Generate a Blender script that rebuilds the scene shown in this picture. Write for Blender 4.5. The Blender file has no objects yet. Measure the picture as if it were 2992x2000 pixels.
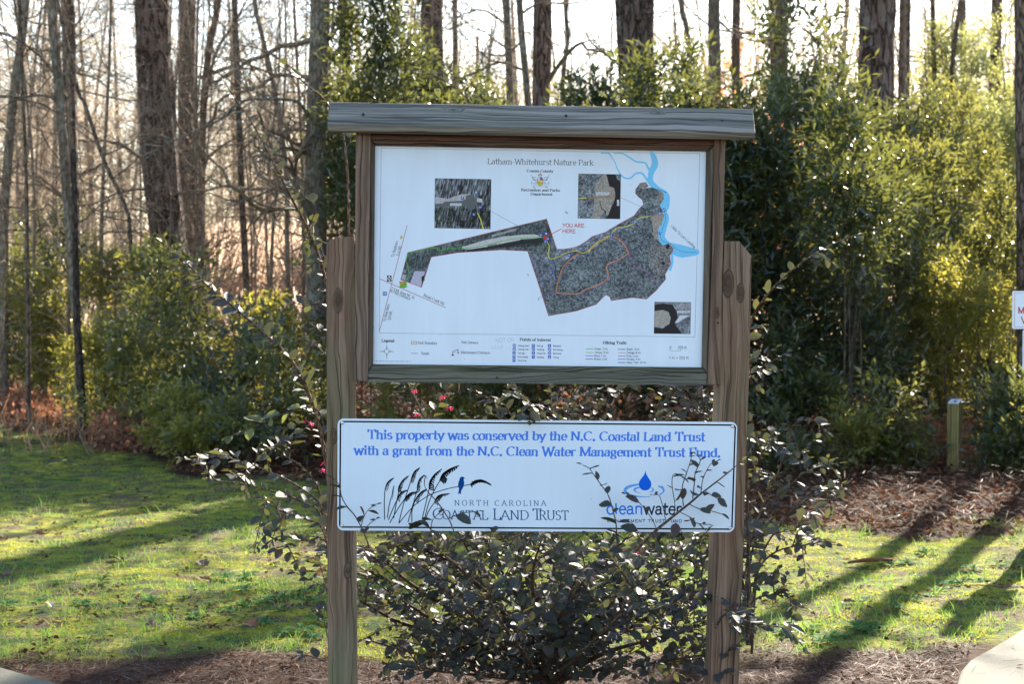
import bpy, math, random
import numpy as np
from mathutils import Vector, Matrix, Quaternion

# ---------------------------------------------------------------- camera, sky, sun, exposure
scene = bpy.context.scene
FPX = 5730.0            # focal length in photograph pixels (frame 2992 x 2000)
EYE = 1.45
TILT = math.atan(151.0 / FPX)
SUN_AZ = math.radians(21.0)     # to the right of the view direction
SUN_EL = math.radians(28.0)

cam_data = bpy.data.cameras.new('camera')
cam = bpy.data.objects.new('camera', cam_data)
scene.collection.objects.link(cam)
cam.location = (0, 0, EYE)
cam.rotation_euler = (math.pi / 2 - TILT, 0, 0)
cam_data.sensor_width = 36.0
cam_data.lens = 36.0 * FPX / 2992.0
cam_data.clip_start = 0.05
cam_data.clip_end = 3000
cam_data.dof.use_dof = True
cam_data.dof.focus_distance = 6.02
cam_data.dof.aperture_fstop = 8.5
scene.camera = cam

world = bpy.data.worlds.new('World')
scene.world = world
world.use_nodes = True
wt = world.node_tree
for n in list(wt.nodes):
    wt.nodes.remove(n)
sky = wt.nodes.new('ShaderNodeTexSky')
sky.sky_type = 'NISHITA'
sky.sun_disc = False
sky.sun_elevation = SUN_EL
sky.sun_rotation = SUN_AZ
sky.air_density = 1.0
sky.dust_density = 0.6
sky.ozone_density = 1.0
bg = wt.nodes.new('ShaderNodeBackground')
bg.inputs['Strength'].default_value = 0.086
wo = wt.nodes.new('ShaderNodeOutputWorld')
wt.links.new(sky.outputs[0], bg.inputs['Color'])
wt.links.new(bg.outputs[0], wo.inputs['Surface'])

sd = bpy.data.lights.new('sun', 'SUN')
sd.energy = 5.0
sd.angle = math.radians(0.5)
sd.color = (1.0, 0.9, 0.76)
sun = bpy.data.objects.new('sun', sd)
scene.collection.objects.link(sun)
SV = Vector((math.sin(SUN_AZ) * math.cos(SUN_EL), math.cos(SUN_AZ) * math.cos(SUN_EL), math.sin(SUN_EL)))
sun.rotation_euler = SV.to_track_quat('Z', 'Y').to_euler()
sun.location = SV * 60

scene.view_settings.view_transform = 'Standard'
scene.view_settings.look = 'None'
scene.view_settings.gamma = 1
scene.view_settings.use_curve_mapping = False
scene.view_settings.exposure = 2.42
scene.render.engine = 'CYCLES'
scene.cycles.use_denoising = True
scene.cycles.max_bounces = 7
scene.cycles.diffuse_bounces = 3
scene.cycles.glossy_bounces = 2
scene.cycles.transmission_bounces = 4
scene.cycles.sample_clamp_indirect = 6.0
scene.cycles.caustics_reflective = False
scene.cycles.caustics_refractive = False

random.seed(7)
RNG = np.random.default_rng(11)
COL = scene.collection
S = 2992.0 / 2346.0

# ---------------------------------------------------------------- measuring helpers
def ray(px, py):
    xc = (px - 1496.0) / FPX
    yc = (1000.0 - py) / FPX
    return Vector((xc, math.cos(TILT) + yc * math.sin(TILT), -math.sin(TILT) + yc * math.cos(TILT)))

def at_depth(x, y, d):
    """point seen at (x, y) of the 2346-wide view, at distance d in front of the camera"""
    r = ray(x * S, y * S)
    t = d / r.y
    return Vector((0, 0, EYE)) + r * t

def on_ground(x, y, z=0.0):
    r = ray(x * S, y * S)
    t = (z - EYE) / r.z
    return Vector((0, 0, EYE)) + r * t

def depth_of_row(y):
    return on_ground(1173, y).y

# ---------------------------------------------------------------- mesh helpers
class MB:
    """collects vertices and faces (tris and quads)"""
    def __init__(self):
        self.v = []; self.f = []; self.n = 0; self.uv = []
    def add(self, verts, faces, uv=None):
        verts = np.asarray(verts, dtype=np.float64).reshape(-1, 3)
        for fa in (faces if isinstance(faces, tuple) else (faces,)):
            fa = np.asarray(fa, dtype=np.int64)
            if fa.size:
                self.f.append(fa + self.n)
        self.v.append(verts)
        if uv is not None:
            self.uv.append(np.asarray(uv, dtype=np.float64))
        self.n += len(verts)
    def tube(self, pts, radii, sides=6, cap=True, ripple=None):
        pts = np.asarray([tuple(p) for p in pts], dtype=np.float64)
        n = len(pts)
        radii = np.asarray(radii, dtype=np.float64)
        tan = np.gradient(pts, axis=0)
        tan /= np.linalg.norm(tan, axis=1)[:, None] + 1e-12
        ref = np.array([0.0, 0, 1]) if abs(tan[0][2]) < 0.9 else np.array([1.0, 0, 0])
        a = np.cross(tan, ref); a /= np.linalg.norm(a, axis=1)[:, None] + 1e-12
        b = np.cross(tan, a)
        ang = np.linspace(0, 2 * np.pi, sides, endpoint=False)
        rr = radii[:, None] * np.ones((1, sides))
        if ripple is not None:
            rr = rr * ripple
        V = pts[:, None, :] + (a[:, None, :] * np.cos(ang)[None, :, None] + b[:, None, :] * np.sin(ang)[None, :, None]) * rr[:, :, None]
        V = V.reshape(-1, 3)
        i = np.arange(n - 1)[:, None] * sides
        j = np.arange(sides)[None, :]
        k = (j + 1) % sides
        q = np.stack([i + j, i + sides + j, i + sides + k, i + k], axis=-1).reshape(-1, 4)
        fs = [q]
        if cap:
            V = np.vstack([V, pts[0], pts[-1]])
            c0 = n * sides; c1 = c0 + 1
            jj = np.arange(sides); kk = (jj + 1) % sides
            fs.append(np.stack([np.full(sides, c0), jj, kk], 1))
            fs.append(np.stack([np.full(sides, c1), (n - 1) * sides + kk, (n - 1) * sides + jj], 1))
        self.add(V, tuple(fs))
    def mesh(self, name, mat, smooth=False):
        me = bpy.data.meshes.new(name)
        if not self.v:
            return me
        V = np.vstack(self.v)
        me.vertices.add(len(V))
        me.vertices.foreach_set('co', V.astype(np.float32).ravel())
        loops = []; starts = []; tot = 0
        for fa in self.f:
            m, c = fa.shape
            loops.append(fa.ravel())
            starts.append(tot + np.arange(m) * c)
            tot += m * c
        L = np.concatenate(loops); St = np.concatenate(starts)
        me.loops.add(len(L)); me.loops.foreach_set('vertex_index', L.astype(np.int32))
        me.polygons.add(len(St)); me.polygons.foreach_set('loop_start', St.astype(np.int32))
        if self.uv:
            U = np.vstack(self.uv)
            layer = me.uv_layers.new(name='UVMap')
            layer.data.foreach_set('uv', U[L].astype(np.float32).ravel())
        me.update(calc_edges=True)
        me.validate()
        me.polygons.foreach_set('use_smooth', np.full(len(me.polygons), bool(smooth)))
        if mat is not None:
            me.materials.append(mat)
        return me

def link(o, parent=None):
    COL.objects.link(o)
    if parent is not None:
        o.parent = parent
    return o

def tag(o, label=None, cat=None, group=None, kind=None):
    if label: o['label'] = label
    if cat: o['category'] = cat
    if group: o['group'] = group
    if kind: o['kind'] = kind
    return o

def root_of(parent):
    p = Vector((0, 0, 0))
    while parent is not None:
        p += Vector(parent.location); parent = parent.parent
    return p

def part(name, mb_or_mesh, mat=None, parent=None, smooth=False, world_coords=True, kind=None, origin=None):
    """one mesh object; world-coordinate vertices are kept where they are although the parent stands elsewhere"""
    me = mb_or_mesh.mesh(name, mat, smooth) if isinstance(mb_or_mesh, MB) else mb_or_mesh
    o = bpy.data.objects.new(name, me)
    link(o, parent)
    if world_coords and parent is not None:
        o.location = -root_of(parent)
    if kind: o['kind'] = kind
    return o

def thing(name, label, cat, loc=(0, 0, 0), group=None):
    o = bpy.data.objects.new(name, None)
    o.empty_display_size = 0.1
    link(o)
    o.location = loc
    return tag(o, label, cat, group)

def vnoise(p, seed=0):
    """cheap value noise on an (n,3) array -> (n,) in -1..1"""
    p = np.asarray(p, dtype=np.float64)
    i = np.floor(p).astype(np.int64); f = p - i
    f = f * f * (3 - 2 * f)
    def h(a, b, c):
        x = (a * 374761393 + b * 668265263 + c * 2147483647 + seed * 974711) & 0xffffffff
        x = ((x ^ (x >> 13)) * 1274126177) & 0xffffffff
        x = x ^ (x >> 16)
        return (x & 0xffff) / 32767.5 - 1
    r = 0
    for dx in (0, 1):
        for dy in (0, 1):
            for dz in (0, 1):
                w = (f[:, 0] if dx else 1 - f[:, 0]) * (f[:, 1] if dy else 1 - f[:, 1]) * (f[:, 2] if dz else 1 - f[:, 2])
                r = r + w * h(i[:, 0] + dx, i[:, 1] + dy, i[:, 2] + dz)
    return r

def fbm(p, octaves=3, seed=0):
    p = np.asarray(p, dtype=np.float64)
    r = 0; a = 1; t = 0
    for o in range(octaves):
        r = r + a * vnoise(p * 2 ** o, seed + o); t += a; a *= 0.5
    return r / t

# ---------------------------------------------------------------- materials
class NT:
    def __init__(self, name):
        self.m = bpy.data.materials.new(name)
        self.m.use_nodes = True
        self.t = self.m.node_tree
        for n in list(self.t.nodes): self.t.nodes.remove(n)
        self.out = self.t.nodes.new('ShaderNodeOutputMaterial')
    def node(self, typ, ins=None, **kw):
        n = self.t.nodes.new(typ)
        for k, v in kw.items(): setattr(n, k, v)
        for k, v in (ins or {}).items(): self.set(n.inputs[k], v)
        return n
    def set(self, sock, v):
        if isinstance(v, bpy.types.NodeSocket): self.t.links.new(v, sock)
        elif isinstance(v, bpy.types.Node): self.t.links.new(v.outputs[0], sock)
        else:
            if isinstance(v, (tuple, list)) and len(v) == 3 and sock.type == 'RGBA': v = (*v, 1)
            sock.default_value = v
    def math(self, op, a, b=0.0, c=None):
        n = self.node('ShaderNodeMath', operation=op)
        self.set(n.inputs[0], a); self.set(n.inputs[1], b)
        if c is not None: self.set(n.inputs[2], c)
        return n.outputs[0]
    def ramp(self, fac, stops, interp='LINEAR'):
        n = self.node('ShaderNodeValToRGB')
        cr = n.color_ramp; cr.interpolation = interp
        while len(cr.elements) < len(stops): cr.elements.new(0.5)
        for e, (p, c) in zip(cr.elements, stops):
            e.position = p; e.color = (*c, 1) if len(c) == 3 else c
        self.set(n.inputs[0], fac)
        return n.outputs[0]
    def mix(self, fac, a, b, mode='MIX'):
        n = self.node('ShaderNodeMix', data_type='RGBA', blend_type=mode)
        self.set(n.inputs[0], fac); self.set(n.inputs[6], a); self.set(n.inputs[7], b)
        return n.outputs[2]
    def noise(self, vec, scale, detail=3, rough=0.55, dist=0.0):
        n = self.node('ShaderNodeTexNoise', {'Scale': scale, 'Detail': detail, 'Roughness': rough, 'Distortion': dist})
        if vec is not None: self.set(n.inputs['Vector'], vec)
        return n.outputs[0]
    def mapping(self, vec, scale=(1, 1, 1), loc=(0, 0, 0), rot=(0, 0, 0)):
        n = self.node('ShaderNodeMapping', {'Scale': scale, 'Location': loc, 'Rotation': rot})
        self.set(n.inputs['Vector'], vec)
        return n.outputs[0]
    def coords(self, which='Object'):
        return self.node('ShaderNodeTexCoord').outputs[which]
    def bump(self, h, strength=0.5, dist=0.01):
        n = self.node('ShaderNodeBump', {'Strength': strength, 'Distance': dist})
        self.set(n.inputs['Height'], h)
        return n.outputs[0]
    def principled(self, color, rough=0.6, spec=0.5, normal=None, metallic=0.0):
        n = self.node('ShaderNodeBsdfPrincipled', {'Base Color': color, 'Roughness': rough, 'Specular IOR Level': spec, 'Metallic': metallic})
        if normal is not None: self.set(n.inputs['Normal'], normal)
        return n.outputs[0]
    def finish(self, shader):
        self.t.links.new(shader, self.out.inputs['Surface'])
        return self.m

def leaf_material(name, stops, trans=(0.3, 0.4, 0.05), tf=0.4, rough=0.38, spec=0.5, patch=None):
    """leaves: each one (each island) its own tint, part of the light goes through"""
    k = NT(name)
    r = k.node('ShaderNodeNewGeometry').outputs['Random Per Island']
    c = k.ramp(r, stops)
    if patch:
        nz = k.noise(k.coords('Object'), patch[0], 2)
        c = k.mix(k.ramp(nz, [(0.42, (0, 0, 0)), (0.6, (1, 1, 1))]), c, k.mix(0.6, c, patch[1]))
    p = k.principled(c, rough, spec)
    tcol = k.mix(0.75, c, trans)
    tr = k.node('ShaderNodeBsdfTranslucent', {'Color': tcol}).outputs[0]
    mx = k.node('ShaderNodeMixShader', {0: tf})
    k.t.links.new(p, mx.inputs[1]); k.t.links.new(tr, mx.inputs[2])
    return k.finish(mx.outputs[0])

def plain(name, color, rough=0.6, spec=0.4, metallic=0.0, var=0.0, scale=20):
    k = NT(name)
    c = color
    if var:
        n = k.noise(k.coords('Object'), scale, 4)
        c = k.mix(n, tuple(x * (1 - var) for x in color), tuple(min(1, x * (1 + var)) for x in color))
    return k.finish(k.principled(c, rough, spec, metallic=metallic))

def bark_material(name, dark, mid, light, scale=1.0, furrow=1.0, lichen=None):
    k = NT(name)
    co = k.coords('Object')
    m = k.mapping(co, (14 * scale, 14 * scale, 3.2 * scale))
    wob = k.noise(k.mapping(co, (3, 3, 1.0)), 2.0, 2)
    vo = k.node('ShaderNodeTexVoronoi', {'Scale': 1.0, 'Randomness': 1.0}, feature='DISTANCE_TO_EDGE')
    wv = k.node('ShaderNodeVectorMath', operation='ADD')
    k.set(wv.inputs[0], m)
    nn = k.node('ShaderNodeTexNoise', {'Scale': 1.6, 'Detail': 3.0}); k.set(nn.inputs['Vector'], m)
    sc = k.node('ShaderNodeVectorMath', operation='SCALE'); k.set(sc.inputs[0], nn.outputs[1]); sc.inputs['Scale'].default_value = 1.3
    k.set(wv.inputs[1], sc.outputs[0])
    k.set(vo.inputs['Vector'], wv.outputs[0])
    edge = k.ramp(vo.outputs['Distance'], [(0.0, (0, 0, 0)), (0.16, (1, 1, 1))])
    fine = k.noise(k.mapping(co, (60, 60, 18)), 1.0, 4, 0.65)
    c = k.ramp(fine, [(0.3, mid), (0.62, light)])
    c = k.mix(k.ramp(wob, [(0.35, (0, 0, 0)), (0.7, (1, 1, 1))]), c, k.mix(0.5, c, dark))
    c = k.mix(edge, dark, c)
    if lichen:
        ln = k.noise(co, 7.0, 5, 0.6)
        c = k.mix(k.ramp(ln, [(0.56, (0, 0, 0)), (0.66, (0.75, 0.75, 0.75))]), c, lichen)
    h = k.math('ADD', k.math('MULTIPLY', edge, furrow), k.math('MULTIPLY', fine, 0.35))
    return k.finish(k.principled(c, 0.9, 0.15, k.bump(h, 0.9, 0.02)))

def wood_material(name, base_dark, base_light, crack, knots=(), green=None, green_amt=0.0, freq=95.0, seed=0.0, warm=None):
    """weathered board: u runs along the grain, v across (metres); knots are (u, v, radius)"""
    k = NT(name)
    uv = k.coords('UV')
    sep = k.node('ShaderNodeSeparateXYZ'); k.set(sep.inputs[0], uv)
    u, v = sep.outputs[0], sep.outputs[1]
    warp = k.noise(k.mapping(uv, (2.2, 6.0, 1), (seed, seed * 1.7, 0)), 1.0, 3, 0.5)
    ph = k.math('ADD', v, k.math('MULTIPLY', warp, 0.075))
    kmask = None
    for (ku, kv, kr) in knots:
        du = k.math('MULTIPLY', k.math('SUBTRACT', u, ku), 0.42)
        dv = k.math('SUBTRACT', v, kv)
        d = k.math('SQRT', k.math('ADD', k.math('MULTIPLY', du, du), k.math('MULTIPLY', dv, dv)))
        d = k.math('ADD', d, k.math('MULTIPLY', k.math('SUBTRACT', warp, .5), kr * 2.2))
        w = k.ramp(k.math('DIVIDE', d, kr * 1.5), [(0.25, (1, 1, 1)), (1.0, (0, 0, 0))])
        mixn = k.node('ShaderNodeMix', data_type='FLOAT')
        k.set(mixn.inputs[0], w); k.set(mixn.inputs[2], ph); k.set(mixn.inputs[3], k.math('MULTIPLY', d, 0.9))
        ph = mixn.outputs[0]
        core = k.ramp(k.math('DIVIDE', d, kr * 0.62), [(0.5, (1, 1, 1)), (1.0, (0, 0, 0))])
        kmask = core if kmask is None else k.math('MAXIMUM', kmask, core)
    cv = k.node('ShaderNodeCombineXYZ'); k.set(cv.inputs[0], k.math('MULTIPLY', u, 0.8)); k.set(cv.inputs[1], k.math('MULTIPLY', ph, freq)); cv.inputs[2].default_value = seed
    g1 = k.noise(cv.outputs[0], 1.0, 2, 0.5)
    cv2 = k.node('ShaderNodeCombineXYZ'); k.set(cv2.inputs[0], k.math('MULTIPLY', u, 7.0)); k.set(cv2.inputs[1], k.math('MULTIPLY', ph, freq * 5)); cv2.inputs[2].default_value = seed + 3
    g2 = k.noise(cv2.outputs[0], 1.0, 3, 0.6)
    grain = k.math('ADD', k.math('MULTIPLY', g1, 0.68), k.math('MULTIPLY', g2, 0.32))
    c = k.ramp(grain, [(0.38, base_dark), (0.60, base_light)])
    blotch = k.noise(k.mapping(uv, (3.0, 9.0, 1), (seed * 2, 0, 0)), 1.0, 3)
    if warm:
        c = k.mix(k.ramp(blotch, [(0.4, (0, 0, 0)), (0.65, (0.8, 0.8, 0.8))]), c, k.mix(1.0, c, warm, 'MULTIPLY'))
    if green:
        gb = k.noise(k.mapping(uv, (2.0, 5.0, 1), (seed + 5, 2, 0)), 1.0, 4, 0.6)
        c = k.mix(k.math('MULTIPLY', k.ramp(gb, [(0.4, (0, 0, 0)), (0.62, (1, 1, 1))]), green_amt), c, green)
    cr = k.node('ShaderNodeCombineXYZ'); k.set(cr.inputs[0], k.math('MULTIPLY', u, 1.6)); k.set(cr.inputs[1], k.math('MULTIPLY', ph, freq * 1.7)); cr.inputs[2].default_value = seed + 8
    cn = k.noise(cr.outputs[0], 1.0, 1, 0.4)
    cm = k.ramp(cn, [(0.665, (0, 0, 0)), (0.72, (1, 1, 1))])
    c = k.mix(k.math('MULTIPLY', cm, 0.85), c, crack)
    sp = k.node('ShaderNodeCombineXYZ'); k.set(sp.inputs[0], k.math('MULTIPLY', u, .55)); k.set(sp.inputs[1], k.math('MULTIPLY', ph, freq * .62)); sp.inputs[2].default_value = seed + 12
    sn = k.math('ABSOLUTE', k.math('SUBTRACT', k.noise(sp.outputs[0], 1.0, 1, .4), .5))
    msk = k.ramp(k.noise(k.mapping(uv, (1.6, 20, 1), (seed, 0, 0)), 1.0, 2), [(.42, (0, 0, 0)), (.55, (1, 1, 1))])
    split = k.math('MULTIPLY', k.ramp(sn, [(.006, (1, 1, 1)), (.022, (0, 0, 0))]), msk)
    c = k.mix(k.math('MULTIPLY', split, .6), c, tuple(q * .6 for q in crack))
    cm = k.math('MAXIMUM', cm, split)
    if kmask is not None:
        c = k.mix(k.math('MULTIPLY', kmask, 0.75), c, (crack[0] * 1.6, crack[1] * 1.4, crack[2] * 1.2))
    h = k.math('SUBTRACT', grain, k.math('MULTIPLY', cm, 0.8))
    return k.finish(k.principled(c, 0.82, 0.2, k.bump(h, 0.95, 0.006)))
# ---------------------------------------------------------------- lettering and flat print (drawn stroke by stroke)
def _arc(cx, cy, rx, ry, t0, t1):
    n = max(4, int(abs(t1 - t0) / 13))
    return [(cx + rx * math.cos(math.radians(t0 + (t1 - t0) * i / n)), cy + ry * math.sin(math.radians(t0 + (t1 - t0) * i / n))) for i in range(n + 1)]
A_ = _arc
XH = 0.68
def _bowl(cx, w=.23): return A_(cx, .33, w, .35, 0, 360)
# char: (advance, strokes, serifs (x, y))
GLY = {
 'A': (.76, [[(.05,0),(.37,1),(.7,0)],[(.17,.35),(.58,.35)]], [(.05,0),(.7,0)]),
 'B': (.68, [[(.13,0),(.13,1)],[(.13,1)]+A_(.34,.76,.2,.24,90,-90)+[(.13,.52)],[(.34,.52)]+A_(.36,.26,.24,.26,90,-90)+[(.13,0)]], [(.11,0),(.11,1)]),
 'C': (.74, [A_(.4,.5,.33,.5,48,312)], []),
 'D': (.78, [[(.13,0),(.13,1)],[(.13,1)]+A_(.32,.5,.36,.5,90,-90)+[(.13,0)]], [(.11,0),(.11,1)]),
 'E': (.64, [[(.13,0),(.13,1)],[(.13,1),(.55,1),(.56,.86)],[(.13,.52),(.47,.52)],[(.13,0),(.56,0),(.59,.16)]], [(.11,0),(.11,1)]),
 'F': (.6, [[(.13,0),(.13,1)],[(.13,1),(.55,1),(.56,.86)],[(.13,.52),(.45,.52)]], [(.13,0),(.11,1)]),
 'G': (.78, [A_(.4,.5,.33,.5,48,320),[(.66,.05),(.66,.42),(.48,.42)]], []),
 'H': (.8, [[(.13,0),(.13,1)],[(.65,0),(.65,1)],[(.13,.52),(.65,.52)]], [(.13,0),(.13,1),(.65,0),(.65,1)]),
 'I': (.32, [[(.16,0),(.16,1)]], [(.16,0),(.16,1)]),
 'K': (.74, [[(.13,0),(.13,1)],[(.62,1),(.15,.45)],[(.28,.58),(.66,0)]], [(.13,0),(.13,1),(.6,1),(.66,0)]),
 'L': (.62, [[(.13,0),(.13,1)],[(.13,0),(.54,0),(.58,.18)]], [(.13,1),(.11,0)]),
 'M': (.96, [[(.14,0),(.14,1)],[(.14,1),(.48,.08),(.82,1)],[(.82,1),(.82,0)]], [(.14,0),(.12,1),(.82,0),(.84,1)]),
 'N': (.8, [[(.13,0),(.13,1)],[(.13,1),(.65,0)],[(.65,0),(.65,1)]], [(.13,0),(.1,1),(.65,1)]),
 'O': (.8, [A_(.4,.5,.33,.5,0,360)], []),
 'P': (.64, [[(.13,0),(.13,1)],[(.13,1)]+A_(.34,.73,.22,.27,90,-90)+[(.13,.46)]], [(.13,0),(.11,1)]),
 'R': (.72, [[(.13,0),(.13,1)],[(.13,1)]+A_(.34,.75,.2,.25,90,-90)+[(.13,.5)],[(.34,.5),(.64,0)]], [(.13,0),(.11,1),(.65,0)]),
 'S': (.58, [A_(.3,.75,.19,.25,40,230)+A_(.28,.27,.21,.27,60,-140)], []),
 'T': (.7, [[(.35,0),(.35,1)],[(.05,.86),(.07,1),(.63,1),(.65,.86)]], [(.35,0)]),
 'U': (.78, [[(.13,1),(.13,.32)]+A_(.39,.32,.26,.32,180,360)+[(.65,1)]], [(.13,1),(.65,1)]),
 'V': (.74, [[(.05,1),(.37,0),(.68,1)]], [(.05,1),(.68,1)]),
 'W': (1.0, [[(.05,1),(.29,0),(.5,.9),(.72,0),(.95,1)]], [(.05,1),(.95,1)]),
 'Y': (.72, [[(.05,1),(.36,.48),(.66,1)],[(.36,.48),(.36,0)]], [(.05,1),(.66,1),(.36,0)]),
 'Z': (.66, [[(.08,1),(.56,1),(.08,0),(.58,0)]], []),
 'a': (.5, [[(.1,.55)]+A_(.24,.5,.14,.17,140,0)+[(.38,.08),(.46,.02)],[(.38,.4)]+A_(.2,.19,.14,.19,70,300)+[(.38,.14)]], []),
 'b': (.56, [[(.12,1),(.12,.02)],A_(.3,.33,.2,.34,0,360)], [(.07,1)]),
 'c': (.48, [A_(.28,.33,.21,.35,45,315)], []),
 'd': (.58, [[(.44,1),(.44,0)],A_(.26,.33,.2,.34,0,360)], [(.4,1),(.48,0)]),
 'e': (.5, [[(.08,.37),(.44,.37)]+A_(.27,.34,.19,.34,5,315)], []),
 'f': (.36, [[(.16,0),(.16,.8)]+A_(.29,.8,.13,.2,180,60),[(.03,.68),(.31,.68)]],[(.16,0)]),
 'g': (.54, [A_(.25,.44,.16,.24,0,360),[(.16,.22),(.12,.1),(.4,.06),(.44,-.1)]+A_(.26,-.13,.18,.14,0,-270),[(.36,.6),(.5,.66)]], []),
 'h': (.6, [[(.12,0),(.12,1)],[(.12,.48)]+A_(.29,.45,.17,.22,150,0)+[(.46,0)]], [(.12,0),(.07,1),(.46,0)]),
 'i': (.3, [[(.15,0),(.15,.68)],[(.15,.9),(.15,.93)]], [(.15,0),(.1,.68)]),
 'k': (.56, [[(.12,0),(.12,1)],[(.44,.68),(.14,.3)],[(.24,.4),(.48,0)]], [(.12,0),(.07,1),(.48,0),(.42,.68)]),
 'l': (.3, [[(.15,0),(.15,1)]], [(.15,0),(.1,1)]),
 'm': (.9, [[(.12,0),(.12,.68)],[(.12,.48)]+A_(.28,.45,.16,.22,150,0)+[(.44,0)],[(.44,.48)]+A_(.6,.45,.16,.22,150,0)+[(.76,0)]], [(.12,0),(.07,.68),(.44,0),(.76,0)]),
 'n': (.6, [[(.12,0),(.12,.68)],[(.12,.48)]+A_(.29,.45,.17,.22,150,0)+[(.46,0)]], [(.12,0),(.07,.68),(.46,0)]),
 'o': (.54, [A_(.27,.33,.21,.35,0,360)], []),
 'p': (.58, [[(.12,.68),(.12,-.28)],A_(.31,.33,.2,.34,0,360)], [(.12,-.28),(.07,.68)]),
 'r': (.42, [[(.12,0),(.12,.68)],[(.12,.44)]+A_(.28,.46,.15,.21,150,50)], [(.12,0),(.07,.68)]),
 's': (.42, [A_(.22,.5,.13,.17,40,230)+A_(.21,.18,.15,.18,60,-140)], []),
 't': (.36, [[(.16,.9),(.16,.14)]+A_(.26,.12,.1,.12,180,320),[(.0,.67),(.37,.67)],[(.02,.63),(.35,.63)]], []),
 'u': (.6, [[(.12,.68),(.12,.22)]+A_(.28,.22,.16,.22,180,350),[(.45,.68),(.45,0)]], [(.08,.68),(.41,.68),(.49,0)]),
 'v': (.54, [[(.05,.68),(.27,0),(.48,.68)]], [(.05,.68),(.48,.68)]),
 'w': (.78, [[(.05,.68),(.22,0),(.39,.62),(.56,0),(.72,.68)]], [(.05,.68),(.72,.68)]),
 'x': (.54, [[(.06,.68),(.46,0)],[(.46,.68),(.06,0)]], []),
 'y': (.54, [[(.05,.68),(.28,.02)],[(.48,.68),(.22,-.22),(.08,-.24)]], [(.05,.68),(.48,.68)]),
 'z': (.5, [[(.07,.68),(.42,.68),(.07,0),(.44,0)]], []),
 '0': (.58, [A_(.29,.5,.21,.5,0,360)], []), '1': (.42, [[(.08,.8),(.24,1),(.24,0)]], [(.24,0)]),
 '2': (.56, [[(.09,.74)]+A_(.28,.74,.2,.26,150,-30)+[(.08,0),(.5,0)]], []),
 '3': (.54, [A_(.26,.76,.18,.24,150,-90)+A_(.26,.26,.22,.26,90,-150)], []),
 '4': (.58, [[(.4,0),(.4,1),(.06,.3),(.54,.3)]], []),
 '5': (.54, [[(.46,1),(.14,1),(.11,.56)]+A_(.26,.32,.22,.32,110,-150)], []),
 '6': (.56, [A_(.28,.31,.2,.31,0,360),[(.08,.33),(.14,.7),(.4,1)]], []),
 '7': (.52, [[(.07,1),(.46,1),(.18,0)]], []),
 '8': (.56, [A_(.28,.76,.17,.24,0,360),A_(.28,.27,.21,.27,0,360)], []),
 '.': (.26, [[(.12,.03),(.12,.06)]], []), '-': (.36, [[(.05,.35),(.3,.35)]], []), '=': (.6, [[(.08,.3),(.5,.3)],[(.08,.52),(.5,.52)]], []),
 "'": (.22, [[(.11,1),(.09,.76)]], []), ' ': (.3, [], []), '<': (.7, [[(.6,.8),(.05,.4),(.6,0)]], []),
}

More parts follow.
